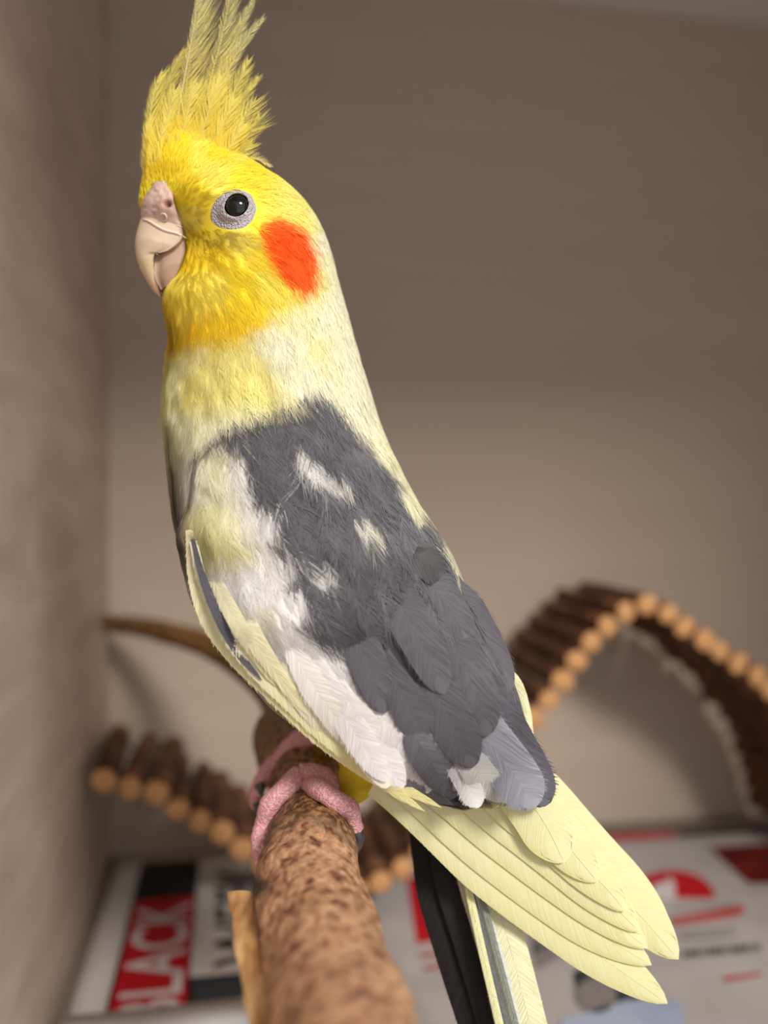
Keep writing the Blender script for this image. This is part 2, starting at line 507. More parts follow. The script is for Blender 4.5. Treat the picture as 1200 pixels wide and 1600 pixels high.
# ------------------------------------------------------------------ plumage: every feather a fan of fine barbs lying on the body
Su = np.gradient(S, axis=0); Sv = (np.roll(S, -1, 1) - np.roll(S, 1, 1)) / 2
areaw = np.linalg.norm(np.cross(Su, Sv), axis=-1)
areaw[:6] = 0; areaw[-8:] = 0
def bil(G, u, v):
    u = np.clip(u, 0, NU - 1.001); v = v % NV
    i = u.astype(int); jj = v.astype(int); fu = (u - i)[..., None]; fv = (v - jj)[..., None]
    j2 = (jj + 1) % NV
    return (G[i, jj] * (1 - fu) + G[i + 1, jj] * fu) * (1 - fv) + (G[i, j2] * (1 - fu) + G[i + 1, j2] * fu) * fv

EYE_RING = [(316,346),(326,322),(342,302),(366,292),(392,302),(404,326),(398,348),(380,360),(350,363),(328,360)]
CERE = [(222,343),(228,322),(244,306),(262,303),(274,310),(281,330),(290,370),(290,392),(278,430),(258,455),(236,460),(200,400),(205,350)]
def plumage(kind):
    if kind == 'head': N_, LF, WF, NB, y0, y1 = 7600, 4.0e-3, 1.7e-3, 14, 0, 560
    elif kind == 'neck': N_, LF, WF, NB, y0, y1 = 2600, 5.6e-3, 3.0e-3, 24, 500, 740
    else: N_, LF, WF, NB, y0, y1 = 3200, 9.0e-3, 5.6e-3, 44, 640, 1400
    yc = qy
    wgt = areaw * smooth(y0 - 20, y0 + 30, yc) * smooth(y1 + 20, y1 - 30, yc)
    p = (wgt / wgt.sum()).ravel()
    idx = rng.choice(NU * NV, N_, p=p)
    u = idx // NV + rng.random(N_); v = idx % NV + rng.random(N_)
    pos = bil(S, u, v); nn = bil(Nn, u, v); nn /= np.linalg.norm(nn, axis=1)[:, None]
    x, y = PX(pos)
    # bare skin: eye ring, beak base
    keep = (sdf(EYE_RING, x, y) < 1) & (sdf(CERE, x, y) < -2)
    u, v, pos, nn, x, y = (a[keep] for a in (u, v, pos, nn, x, y))
    n_ = len(u)
    # lay of the coat: back from the beak on the head, down the body elsewhere
    hx, hy = x - 262, y - 345
    hl = np.hypot(hx, hy) + 1e-6
    fx, fy = hx / hl, hy / hl
    fy2 = np.where(y < 345, fy * 0.7, fy + 0.25)
    bx = np.interp(y, [300, 520, 640, 900, 1300], [0.25, 0.22, 0.30, 0.42, 0.62]); by = np.ones(n_)
    bx = bx - 0.35 * smooth(420, 280, x) * smooth(560, 700, y) * smooth(900, 760, y)
    k = smooth(110, 270, hl) * smooth(330, 430, y)
    dx = fx * (1 - k) + bx * k; dy = fy2 * (1 - k) + by * k
    ang = np.clip(rng.normal(0, 0.15, n_), -0.32, 0.32)
    dx, dy = dx * np.cos(ang) - dy * np.sin(ang), dx * np.sin(ang) + dy * np.cos(ang)
    T3 = np.stack([dx, np.zeros(n_), -dy], 1)
    T3 -= nn * (T3 * nn).sum(1)[:, None]
    T3 /= np.linalg.norm(T3, axis=1)[:, None] + 1e-9
    B3 = np.cross(nn, T3)
    su = bil(Su, u, v); sv = bil(Sv, u, v)
    # 2x2 metric inverse: metres -> grid steps
    a11 = (su * su).sum(1); a12 = (su * sv).sum(1); a22 = (sv * sv).sum(1)
    det = a11 * a22 - a12 ** 2 + 1e-18
    size = np.clip(rng.normal(1, 0.18, n_), 0.6, 1.5)
    if kind == 'head':
        size *= 0.55 + 0.45 * smooth(20, 110, hl - 30)
    lf = LF * size; wf = WF * size
    # barbs
    s0 = rng.random((n_, NB)) ** 0.8 * 0.75
    sg = rng.choice([-1.0, 1.0], (n_, NB))
    blen = lf[:, None] * (0.30 + 0.22 * rng.random((n_, NB)))
    an = (0.52 - 0.30 * s0) * sg + rng.normal(0, 0.08, (n_, NB))
    NS = 4
    tt = np.linspace(0, 1, NS)
    along = s0[..., None] * lf[:, None, None] + blen[..., None] * (tt * np.cos(an)[..., None] + 0.10 * tt ** 2)
    across = blen[..., None] * tt * np.sin(an)[..., None] * (1 - 0.30 * tt) * (wf / lf * 2.2)[:, None, None]
    lay = rng.random(n_)[:, None, None] * (0.00014 if kind == 'head' else 0.00030)
    hgt = 0.00006 + lay + (0.00016 + 0.00022 * rng.random((n_, NB)))[..., None] * (along / lf[:, None, None])
    bw = (0.000085 + 0.00006 * rng.random((n_, NB))) * (1.1 if kind == 'body' else 0.68)
    wid = bw[..., None] * np.array([0.8, 1.0, 0.8, 0.12])
    out = []
    for sgn in (-1, 1):
        ac = across + sgn * wid * 0.5 * np.cos(an)[..., None]
        al = along - sgn * wid * 0.5 * np.sin(an)[..., None]
        d3 = al[..., None] * T3[:, None, None, :] + ac[..., None] * B3[:, None, None, :]
        ru = (d3 * su[:, None, None, :]).sum(-1); rv = (d3 * sv[:, None, None, :]).sum(-1)
        gu = (a22[:, None, None] * ru - a12[:, None, None] * rv) / det[:, None, None]
        gv = (a11[:, None, None] * rv - a12[:, None, None] * ru) / det[:, None, None]
        gu = u[:, None, None] + gu; gv = v[:, None, None] + np.clip(gv, -40, 40)
        q = bil(S, gu, gv); m = bil(Nn, gu, gv)
        # small roll of the barb
        out.append(q + m * (hgt + sgn * wid * 0.18)[..., None])
    A, B = out
    pts = np.stack([A, B], 3)                     # n, NB, NS, 2, 3
    # colour: pattern at the middle of the feather, feather by feather
    mid = pos + T3 * (lf * 0.35)[:, None]
    mx_, my_ = PX(mid)
    cf = pigment(mx_, my_, rng.normal(0, 0.6, n_))
    bx_, by_ = PX(pts[:, :, 1, 0, :])
    cb = pigment(bx_, by_, rng.normal(0, 0.5, (n_, NB)))
    kf = 0.22 if kind == 'body' else 0.45
    c = kf * cf[:, None, :] + (1 - kf) * cb
    c = c * (1 + rng.normal(0, 0.07, (n_, NB)))[..., None] * (1 + rng.normal(0, 0.05, n_))[:, None, None]
    c = np.clip(c, 0, 0.95)
    c = np.broadcast_to(c[:, :, None, None, :], pts.shape)
    ax_, ay_ = PX(pts[:, :, :, 0, :])
    if kind == 'head':
        bad = ((sdf(EYE_RING, ax_, ay_) > 6) | (sdf(CERE, ax_, ay_) > 5)).any(-1)
    else:
        bad = np.zeros((n_, NB), bool)
    bad |= np.linalg.norm(pts[:, :, -1, 0] - pts[:, :, 0, 0], axis=-1) > 2.2 * blen
    pts = pts[~bad]; c = c[~bad]
    nb = len(pts)
    base = (np.arange(nb) * NS * 2)[:, None, None]
    k_ = np.arange(NS - 1)[None, :, None]
    f = base + k_ * 2 + np.array([0, 1, 3, 2])[None, None, :]
    return pts.reshape(-1, 3), f.reshape(-1, 4), c.reshape(-1, 3)

for kind, nm in (('head', 'head_plumage'), ('neck', 'neck_plumage'), ('body', 'body_plumage')):
    pv, pf, pc = plumage(kind)
    o = obj(nm, make_mesh(nm, pv, pf, M_plume, True, pc), bird); o['kind'] = 'stuff'

# ------------------------------------------------------------------ eye and its bare ring (both sides of the head)
def polar_patch(cx, cy, rin, rout, nr, na, far, lift):
    V = []
    for i in range(nr):
        t = i / (nr - 1)
        for k in range(na):
            a = 2 * math.pi * k / na
            ro = rout(a)
            rr = rin + (ro - rin) * t
            h, n = hit(cx + rr * math.cos(a), cy + rr * math.sin(a), far=far)
            V.append(h + n * lift(t, a))
    return np.array(V)
ring_poly = np.array(EYE_RING, float)
def ring_r(a):
    lo, hi = 5.0, 80.0
    for _ in range(18):
        m = (lo + hi) / 2
        if sdf(ring_poly, np.array([371 + m * math.cos(a)]), np.array([323 + m * math.sin(a)]))[0] > 0: lo = m
        else: hi = m
    return lo
rr_tab = np.array([ring_r(2 * math.pi * k / 64) + 2.0 for k in range(64)])
for _ in range(4): rr_tab = (np.roll(rr_tab, 1) + 2 * rr_tab + np.roll(rr_tab, -1)) / 4
for far in (False, True):
    h, n = hit(371, 323, far=far)
    r_e = 21.5 / F * h[1] if not far else 21.5 / F * 0.175
    nu_, nv_ = 16, 24
    ev = []
    ax1 = np.cross(n, [0, 0, 1]); ax1 /= np.linalg.norm(ax1); ax2 = np.cross(n, ax1)
    for i in range(nu_):
        th = math.pi * i / (nu_ - 1)
        for k in range(nv_):
            a = 2 * math.pi * k / nv_
            ev.append(h - n * r_e * 0.25 + r_e * (n * math.cos(th) * 0.85 + math.sin(th) * (ax1 * math.cos(a) + ax2 * math.sin(a))))
    e = obj('eye', make_mesh('eye', np.array(ev), grid_faces(nu_, nv_, True), M_eye), bird)
    e['label'] = 'glossy black eye'
    NR = 14
    def lift(t, a):
        return 0.0003 + 0.0007 * math.exp(-((t - 0.10) / 0.16) ** 2) + 0.00012 * math.sin(t * 22 + 1.5 * math.sin(3 * a)) * (1 - t) - 0.0004 * t
    rv = polar_patch(371, 323, 18.0, lambda a: rr_tab[int(round(a / (2 * math.pi) * 64)) % 64], NR, 64, far, lift)
    x, y = PX(rv)
    rc = np.zeros((len(rv), 3)) + lin((186, 180, 186))
    rc = rc * (0.82 + 0.3 * noise2(x / 3.0, y / 3.0))[:, None]
    tt = np.repeat(np.linspace(0, 1, NR), 64)
    rc = rc * (1 - smooth(0.75, 1.0, tt)[:, None] * 0.35) + lin((226, 206, 110)) * (smooth(0.75, 1.0, tt)[:, None] * 0.35)
    rg = obj('eye_ring', make_mesh('eye_ring', rv, grid_faces(NR, 64, True), M_ring, True, rc), e)
    rg['label'] = 'bare pale grey wrinkled skin'

# ------------------------------------------------------------------ beak
def lens_shape(culmen, edge, wfun, d, nu=44, nv=14):
    """solid between two in-plane curves, thickness from wfun(u, v) in px on both sides of distance d"""
    C = spline(np.array(culmen, float), nu); E = spline(np.array(edge, float), nu)
    sides = []
    for sg in (-1, 1):
        G = []
        for i in range(nu):
            u_ = i / (nu - 1)
            for k in range(nv):
                v_ = k / (nv - 1)
                q = C[i] * (1 - v_) + E[i] * v_
                p = P(q[0], q[1], d)
                p[1] += sg * wfun(u_, v_) / SC
                G.append(p)
        sides.append(np.array(G))
    A = np.vstack(sides)
    f0 = [tuple(f) for f in grid_faces(nu, nv)]
    n = nu * nv
    f1 = [tuple(int(i) + n for i in f[::-1]) for f in f0]
    rim = []
    for i in range(nu - 1):           # edge strip and culmen strip
        a, b_ = i * nv + nv - 1, (i + 1) * nv + nv - 1
        rim.append((a, b_, b_ + n, a + n))
        a, b_ = i * nv, (i + 1) * nv
        rim.append((b_, a, a + n, b_ + n))
    for k in range(nv - 1):
        rim.append((k, k + 1, k + 1 + n, k + n)); b_ = (nu - 1) * nv + k
        rim.append((b_ + 1, b_, b_ + n, b_ + 1 + n))
    return A, f0 + f1 + rim
BD = 0.1755
culmen = [(228,338),(219,350),(213,372),(212,392),(217,414),(228,437),(240,455),(251,465)]
tomial = [(296,368),(298,386),(290,397),(277,405),(262,408),(252,409),(249,428),(252,465)]
def wb(u, v):
    W = np.interp(u, [0, 0.3, 0.6, 0.85, 1], [58, 56, 40, 19, 3])
    return W * math.sqrt(max(0.0, 1 - (1 - min(v * 1.05, 1)) ** 2)) * (1 - 0.06 * v) + 0.4
bv, bf = lens_shape(culmen, tomial, wb, BD)
x, y = PX(bv)
bc = np.zeros((len(bv), 3)) + lin((218, 196, 170))
bc = mixc(bc, (236, 212, 168), smooth(380, 420, y) * smooth(255, 225, x) * 0.8)
bc = mixc(bc, (228, 178, 150), smooth(420, 450, y) * 0.55)
bc = mixc(bc, (205, 184, 170), smooth(250, 285, x) * 0.7)
bc = bc * (0.93 + 0.13 * noise2(x / 5, y / 11))[:, None]
ub = obj('upper_beak', make_mesh('upper_beak', bv, bf, M_beak, True, bc), bird); ub['label'] = 'hooked pale horn-pink upper beak'
# pale rims along the gape and the cere border
def strand(pts, r, name, m, parent, lifts=0.0, bvh=None, col=None, sides=8, n=24, dlt=None):
    pp = spline(np.array([(a, b_) for a, b_ in pts], float), n)
    W = []
    for q in pp:
        h, nn = hit(q[0], q[1], bvh)
        if h is None: h = W[-1].copy() if W else P(q[0], q[1], dlt or AX); nn = np.array([0, -1, 0])
        W.append(h + nn * lifts)
    W = np.array(W)
    for _ in range(2): W[1:-1] = (W[:-2] + 2 * W[1:-1] + W[2:]) / 4
    v, f = tube(W, r * (np.sin(np.linspace(0.25, math.pi - 0.25, n)) ** 0.5), sides)
    o = obj(name, make_mesh(name, v, f, m, True, None if col is None else np.tile(lin(col), (len(v), 1))), parent)
    return o
BB = BVHTree.FromPolygons([tuple(v) for v in bv], [tuple(int(i) for i in f) for f in bf])
strand([(250,420),(249,412),(253,406),(266,408),(278,403),(290,394),(296,384)], 0.00022, 'beak_edge', M_beak, ub, 0.0, BB, (240,222,205))
strand([(249,424),(248,436),(250,450),(252,461)], 0.00022, 'beak_edge', M_beak, ub, 0.0, BB, (243,226,208))
# lower mandible
lv, lf_ = lens_shape([(249,408),(247,425),(249,442),(256,457)], [(298,388),(299,405),(292,425),(275,452)],
                     lambda u, v: np.interp(u, [0, 0.5, 1], [44, 42, 28]) * math.sqrt(max(0.40, 1 - (1 - v) ** 3)) , BD, 24, 12)
x, y = PX(lv)
lc = np.zeros((len(lv), 3)) + lin((188, 158, 140))
lc = mixc(lc, (150, 110, 90), smooth(425, 452, y) * 0.7)
lb = obj('lower_beak', make_mesh('lower_beak', lv, lf_, M_beak, True, lc), bird); lb['label'] = 'brownish lower mandible'
# cere: swollen bare skin with nostril
cv, cf_ = lens_shape([(240,303),(226,322),(222,336),(223,348)], [(272,303),(284,322),(290,345),(298,374)],
                     lambda u, v: (54 + 10 * math.sin(math.pi * u) ** 0.8) * math.sqrt(max(0.0, 1 - (1 - min(1, v * 1.1)) ** 2)) + 0.5, BD, 30, 26)
x, y = PX(cv)
bumpy = np.exp(-(((x - 262) / 15) ** 2 + ((y - 322) / 15) ** 2))
hole = np.exp(-(((x - 263) / 5.5) ** 2 + ((y - 320) / 5.5) ** 2))
sgn = np.where(cv[:, 1] < BD, -1.0, 1.0)
cv[:, 1] += sgn * (0.0012 * bumpy - 0.0022 * hole + 0.0004 * (noise2(x / 5, y / 5) - 0.5))
cc = np.zeros((len(cv), 3)) + lin((208, 180, 170))
cc = mixc(cc, (190, 140, 122), bumpy * 0.8)
cc = mixc(cc, (104, 62, 56), hole)
cc = mixc(cc, (224, 200, 192), smooth(338, 352, y + (262 - x) * 0.35) * 0.5)
ce = obj('cere', make_mesh('cere', cv, cf_, M_cere, True, cc), bird); ce['label'] = 'bare pinkish skin with nostril above the beak'
CB = BVHTree.FromPolygons([tuple(v) for v in cv], [tuple(int(i) for i in f) for f in cf_])
strand([(224,343),(234,346),(250,356),(262,361),(275,364),(285,369),(291,373)], 0.00030, 'cere_rim', M_cere, ce, 0.0001, BB, (232,208,198))
strand([(250,336),(256,333),(261,338),(258,345),(252,345)], 0.00020, 'cere_fold', M_cere, ce, 0.0001, CB, (220,190,180), n=14)

# ------------------------------------------------------------------ vaned feathers
def vane(name, pts, hw, c_of, roll=0.0, camber=0.10, n=30, m=11, fray=0.03, tip=0.22, base=0.55, seed=0, shaft=True, shaft_col=None, normals=None, lean=0.0, over=0.05, jit=0.06, sharp=0.5, fine=1.0):
    """one flight feather: cambered vane, shaft, and fine barbs from shaft to edge. pts (px,py,distance); hw half width px; c_of(s,v)->rgb linear"""
    g = np.random.default_rng(seed)
    W = np.array([P(*q) for q in pts])
    NR = np.tile([0.0, -1.0, 0.0], (len(W), 1)) if normals is None else np.asarray(normals)
    CN = spline(np.hstack([W, NR]), n); C, NR = CN[:, :3], CN[:, 3:]
    Tn = np.gradient(C, axis=0); length = np.linalg.norm(np.diff(C, axis=0), axis=1).sum()
    Tn /= np.linalg.norm(Tn, axis=1)[:, None]
    s = np.linspace(0, 1, n)
    w = hw / SC * np.where(s > 1 - tip, np.clip(1 - ((s - 1 + tip) / tip) ** 2, 0.002, 1) ** sharp, 1.0)
    w = w * (base + (1 - base) * smooth(0, 0.4, s))
    vv = np.linspace(-1, 1, m)
    nn = NR - Tn * (NR * Tn).sum(1)[:, None]; nn /= np.linalg.norm(nn, axis=1)[:, None]
    b = np.cross(Tn, nn)
    b2 = b * math.cos(roll) + nn * math.sin(roll); n2 = nn * math.cos(roll) - b * math.sin(roll)
    wv = w[:, None] * vv[None, :]
    G = C[:, None] + b2[:, None] * wv[..., None] - n2[:, None] * (camber * w[:, None] * vv[None, :] ** 2)[..., None] + Tn[:, None] * ((np.abs(vv)[None, :] - 0.3) * w[:, None] * lean)[..., None]
    V = G.reshape(-1, 3)
    Cc = np.array([c_of(a, q) for a in s for q in vv])
    UV = np.array([(q * hw / SC * 1000, a * length * 1000) for a in s for q in vv])
    Fc = [tuple(f) for f in grid_faces(n, m)]
    Vs, Fs, Cs, off = [V], [np.array(Fc)], [Cc], len(V)
    # barbs
    nb = int(length / 0.00022)
    NS = 6
    s0 = g.random(nb * 2)
    sg = g.choice([-1.0, 1.0], nb * 2)
    tt = np.linspace(0, 1, NS)
    reach = 1 + over * (g.random(nb * 2) * 2 - 0.6)
    sweep = hw / SC / length * (0.9 + 0.2 * g.random(nb * 2))
    s0 = s0 * (1 - sweep * (1.2 - lean * 0.6) - 0.01)
    sv_ = np.clip(s0[:, None] + sweep[:, None] * (0.9 * tt + 0.3 * tt ** 2)[None, :] - lean * 0.6 * sweep[:, None] * tt, 0, 1)
    vvv = sg[:, None] * tt[None, :] * reach[:, None]
    fi = sv_ * (n - 1); i0 = np.clip(fi.astype(int), 0, n - 2); fr = (fi - i0)[..., None]
    li = lambda A: A[i0] * (1 - fr) + A[i0 + 1] * fr
    cw = li(w[:, None])[..., 0]
    cpos = li(C); cb = li(b2); cn = li(n2); ct = li(Tn)
    h = (0.00004 + 0.00009 * g.random(nb * 2)) * fine
    p0 = cpos + cb * (cw * vvv)[..., None] - cn * (camber * cw * vvv ** 2)[..., None] + ct * ((np.abs(vvv) - 0.3) * cw * lean)[..., None] + cn * h[:, None, None]
    wd = 0.00011 * np.array([1, 1, 1, 0.9, 0.7, 0.2])
    pts2 = np.stack([p0 + ct * wd[None, :, None], p0 - ct * wd[None, :, None] + cn * 0.00003 * fine], 2)
    bcol = np.array([c_of(float(a), float(q)) for a, q in zip(sv_[:, 2], vvv[:, 3])]) * (1 + g.normal(0, jit, nb * 2))[:, None]
    bf_ = (np.arange(nb * 2) * NS * 2)[:, None, None] + (np.arange(NS - 1) * 2)[None, :, None] + np.array([0, 1, 3, 2])[None, None, :]
    Vs.append(pts2.reshape(-1, 3)); Fs.append(bf_.reshape(-1, 4) + off); Cs.append(np.repeat(bcol, NS * 2, axis=0)); off += len(Vs[-1])
    if shaft:
        sp = C + n2 * 0.00006
        v2, f2 = tube(sp[:-1], np.linspace(0.00016, 0.00005, n - 1) * (0.4 + 0.6 * fine), 5, False)
        sc_ = lin(shaft_col) if shaft_col is not None else np.asarray(c_of(0.5, 0.0)) * 0.96
        Vs.append(v2); Fs.append(np.array(f2) + off); Cs.append(np.tile(sc_, (len(v2), 1)))
    return make_mesh(name, np.vstack(Vs), np.vstack(Fs), M_plume, True, np.clip(np.vstack(Cs), 0, 0.95))

def surf(px, py, off, default):
    h, _ = hit(px, py)
    return (h[1] if h is not None else default) - off

def lay(pts, off, d_end=None, sink=0.0020, shift=None):
    """centre line over the body: roots tucked under the plumage, rest lying on it, carried on smoothly past it"""
    out, nrm, last, ln_ = [], [], None, np.array([0, -1.0, 0])
    n = len(pts)
    for i, (a, b) in enumerate(pts):
        h, nn = hit(a, b) if shift is None else hit(a + shift[0], b + shift[1])
        if shift is not None: nn = None
        d = h[1] if h is not None else None
        if d is not None and last is not None: d = min(d, last + 0.012)
        if d is None: d = last if last is not None else AX
        ln_ = 0.32 * nn + np.array([0, -0.68, 0]) if nn is not None else np.array([0, -1.0, 0])
        last = d
        t = i / (n - 1)
        o_ = off * smooth(0, 0.5, t) - sink * (1 - smooth(0, 0.45, t))
        if d_end is not None:
            d = d * (1 - smooth(0.2, 0.9, t)) + d_end * smooth(0.2, 0.9, t)
        out.append((a, b, d - o_)); nrm.append(ln_ if d_end is None else ln_ * (1 - t) + np.array([0, -1.0, 0]) * t)
    return out, nrm

def grad(c0, c1, edge=None, e_amt=0.5, jit=0.0, seed=0):
    a, b = lin(c0), lin(c1); ed = None if edge is None else lin(edge)
    def f(s, v):
        c = a * (1 - s) + b * s
        if ed is not None:
            k = smooth(0.45, 1.0, v if e_amt > 0 else -v) * abs(e_amt)
            c = c * (1 - k) + ed * k
        return c
    return f

def quill(name, pts, hw, cf, off=0.0006, d_end=None, label=None, shift=None, **kw):
    lp, ln_ = lay(pts, off, d_end, 0.0020 if shift is None else 0.0, shift)
    o = obj(name, vane(name, lp, hw, cf, normals=ln_, **kw), bird)
    if label: o['label'] = label
    return o

LEMON = grad((246, 241, 200), (240, 236, 186), (222, 214, 138), 0.55)
LEMON2 = grad((240, 234, 170), (243, 241, 204), (246, 242, 214), -0.5)
# primaries, pale lemon, fanned below the grey wing; later entries lie above earlier ones
PRIM = [
 ([(770,1130),(850,1235),(920,1318),(985,1388),(1046,1450)], 32, .1725, -0.05),
 ([(740,1160),(850,1275),(940,1370),(1000,1430),(1060,1499)], 40, .1715, -0.08),
 ([(585,1224),(690,1306),(790,1388),(900,1468),(975,1520),(1043,1568)], 36, .1700, -0.10),
 ([(600,1211),(710,1293),(820,1378),(920,1448),(1018,1508)], 33, .1690, -0.12),
 ([(625,1202),(740,1278),(850,1360),(940,1425),(1012,1482)], 33, .1680, -0.12),
 ([(655,1192),(770,1266),(870,1342),(950,1408),(1000,1456)], 33, .1671, -0.12),
 ([(690,1182),(790,1252),(880,1325),(940,1380),(978,1424)], 33, .1663, -0.12),
 ([(720,1172),(800,1235),(870,1302),(934,1378)], 35, .1657, -0.10),
 ([(755,1165),(810,1228),(852,1288),(882,1348)], 40, .1652, -0.08)]
for i, (pts, hw, de, roll) in enumerate(PRIM):
    d0 = (0.1715 if i < 2 else 0.1712) - 0.0008 * i
    o = obj('primary_feather', vane('primary_feather', [(a, b_, d0 - 0.0004 * k) for k, (a, b_) in enumerate(pts)], hw, LEMON, roll=0.04, seed=i,
            tip=0.30, lean=0.15, sharp=0.7, fine=0.35, jit=0.018, over=0.015, n=44), bird)
    o['label'] = 'long pale lemon flight feather'
# rump tuft showing past the wing
quill('rump_feather', [(780,1030),(803,1075),(814,1115),(822,1160),(842,1225)], 15, grad((243,241,196),(243,241,204)), -0.002, None, roll=-0.2, tip=0.3, camber=0.3, base=0.4, jit=0.02)

# tail: long narrow feathers hanging beside the perch
TAIL = [
 ([(655,1262),(690,1380),(725,1490),(775,1640)], 44, .1850, (46,39,37), (44,40,40), 'black tail feather'),
 ([(672,1262),(705,1370),(742,1480),(790,1640)], 30, .1830, (52,45,42), (50,48,50), 'black tail feather'),
 ([(700,1268),(745,1390),(775,1490),(810,1640)], 26, .1800, (224,216,196), (232,228,204), 'pale tail feather'),
 ([(722,1270),(768,1390),(800,1490),(838,1640)], 26, .1790, (244,240,206), (240,237,200), 'pale tail feather'),
 ([(718,1300),(745,1400),(775,1500),(812,1640)], 13, .1780, (226,226,222), (226,228,222), 'pale tail feather'),
 ([(706,1290),(738,1400),(764,1500),(800,1640)], 4.5, .1773, (116,118,118), (120,124,124), 'grey tail feather'),
 ([(716,1300),(752,1400),(779,1500),(816,1640)], 5, .1767, (150,152,140), (150,154,140), 'grey tail feather'),
 ([(712,1295),(730,1380),(757,1500),(790,1640)], 6, .1767, (236,232,180), (236,234,190), 'pale tail feather')]
for i, (pts, hw, d, c0, c1, lb_) in enumerate(TAIL):
    o = obj('tail_feather', vane('tail_feather', [(a, b, d - 0.004 * k) for k, (a, b) in enumerate(pts)], hw, grad(c0, c1), roll=0.1, seed=40 + i, tip=0.08, camber=0.2), bird)
    o['label'] = lb_

# wing: white secondaries and coverts along the lower edge, then grey tertials over them
W0, W1, W2 = (243,240,238), (238,234,238), (246,243,230)
CREAM = (244,236,188)
EDGE = [
 ('edge_feather', [(296,828),(301,900),(322,966),(368,1027),(424,1080),(494,1147),(572,1207),(664,1268)], 14, grad((246,240,205),(243,236,180)), 0.0020, -0.25),
 ('edge_feather', [(302,845),(318,915),(350,980),(398,1042),(454,1096),(522,1160),(602,1216),(690,1262)], 14, grad((246,243,222),(240,232,170)), 0.0022, -0.2),
 ('dark_stripe_feather', [(301,842),(316,900),(340,962),(372,1020),(410,1064)], 6.5, grad((98,98,104),(104,104,113)), 0.0032, -0.1),
 ('covert_feather', [(312,838),(335,905),(365,965),(398,1020),(430,1072)], 13, grad((247,243,222),(245,238,196)), 0.0034, -0.15),
 ('covert_feather', [(330,850),(360,930),(398,1000),(440,1062),(482,1118)], 17, grad(W2,(246,239,200)), 0.0028, -0.12),
 ('secondary_feather', [(400,960),(440,1040),(490,1110),(545,1172)], 20, grad(W0, (243,236,196)), 0.0018, -0.1),
 ('secondary_feather', [(430,960),(470,1040),(520,1115),(578,1190)], 22, grad(W0, W2), 0.0022, -0.12),
 ('secondary_feather', [(462,980),(500,1060),(548,1135),(604,1222)], 22, grad(W0, W1), 0.0026, -0.12),
 ('secondary_feather', [(500,1020),(540,1090),(585,1160),(630,1232)], 22, grad(W0, W1), 0.0029, -0.12),
 ('tertial_feather', [(560,1080),(605,1150),(650,1215),(716,1258)], 30, grad((150,148,156),(118,116,125)), 0.0020, -0.15),
 ('secondary_feather', [(530,1050),(562,1110),(590,1170),(603,1232)], 21, grad(W0, W2), 0.0034, -0.1),
 ('secondary_feather', [(560,1060),(598,1120),(635,1180),(668,1240)], 25, grad(W0, (226,222,228)), 0.0036, -0.1),
 ('tertial_feather', [(590,1050),(630,1120),(670,1185),(708,1248)], 26, grad((118,116,123),(112,110,118),(168,166,176),-0.7), 0.0042, -0.1),
 ('covert_feather', [(680,1130),(705,1180),(728,1222),(748,1262)], 17, grad((170,168,176),(244,242,240)), 0.0036, 0.0),
 ('covert_feather', [(690,1120),(728,1180),(762,1225),(792,1254)], 22, grad((150,150,160),(236,232,222)), 0.0040, 0.0),
 ('tertial_feather', [(700,1060),(750,1140),(800,1205),(836,1262)], 34, grad((118,116,123),(168,168,180),(190,190,200),-0.4), 0.0044, 0.05),
 ('tertial_feather', [(738,1020),(782,1100),(822,1180),(852,1260)], 30, grad((98,95,102),(109,107,116)), 0.0050, 0.12),
 ('tertial_feather', [(640,1010),(680,1080),(712,1140),(738,1200)], 30, grad((104,102,108),(100,96,101)), 0.0046, -0.05),
 ('tertial_feather', [(690,960),(722,1030),(748,1090),(762,1150)], 30, grad((107,104,110),(100,98,103)), 0.0052, 0.0),
 ('tertial_feather', [(705,900),(740,960),(772,1020),(798,1078)], 30, grad((107,104,110),(116,113,120)), 0.0030, 0.25),
 ('scapular_feather', [(650,880),(690,935),(722,985),(748,1035)], 30, grad((102,100,104),(113,111,117)), 0.0046, 0.15),
 ('scapular_feather', [(628,852),(652,870),(675,885),(700,912)], 24, grad((91,86,86),(104,101,104)), 0.0030, 0.2),
 ('scapular_feather', [(600,900),(640,970),(672,1030),(694,1085)], 28, grad((104,102,107),(111,108,112)), 0.0040, -0.05),
 ('covert_feather', [(540,960),(568,1020),(588,1070),(600,1115)], 26, grad((104,102,108),(113,111,118)), 0.0030, -0.1),
 ('covert_feather', [(575,985),(610,1050),(640,1105),(664,1160)], 26, grad((102,100,106),(113,111,118)), 0.0040, -0.08)]
for i, (nm, pts, hw, cf, off, roll) in enumerate(EDGE):
    quill(nm, pts, hw, cf, {'edge_feather': 0.0006, 'dark_stripe_feather': 0.0016}.get(nm, off * 0.75), None, None, shift={'edge_feather': (10, -6), 'dark_stripe_feather': (12, -7)}.get(nm), roll=roll, seed=80 + i, tip=0.48, sharp=0.62, camber=0.08, fray=0.05, lean=0.3, fine=0.6, jit=0.05, over=0.18,
          base=0.45, shaft=False)

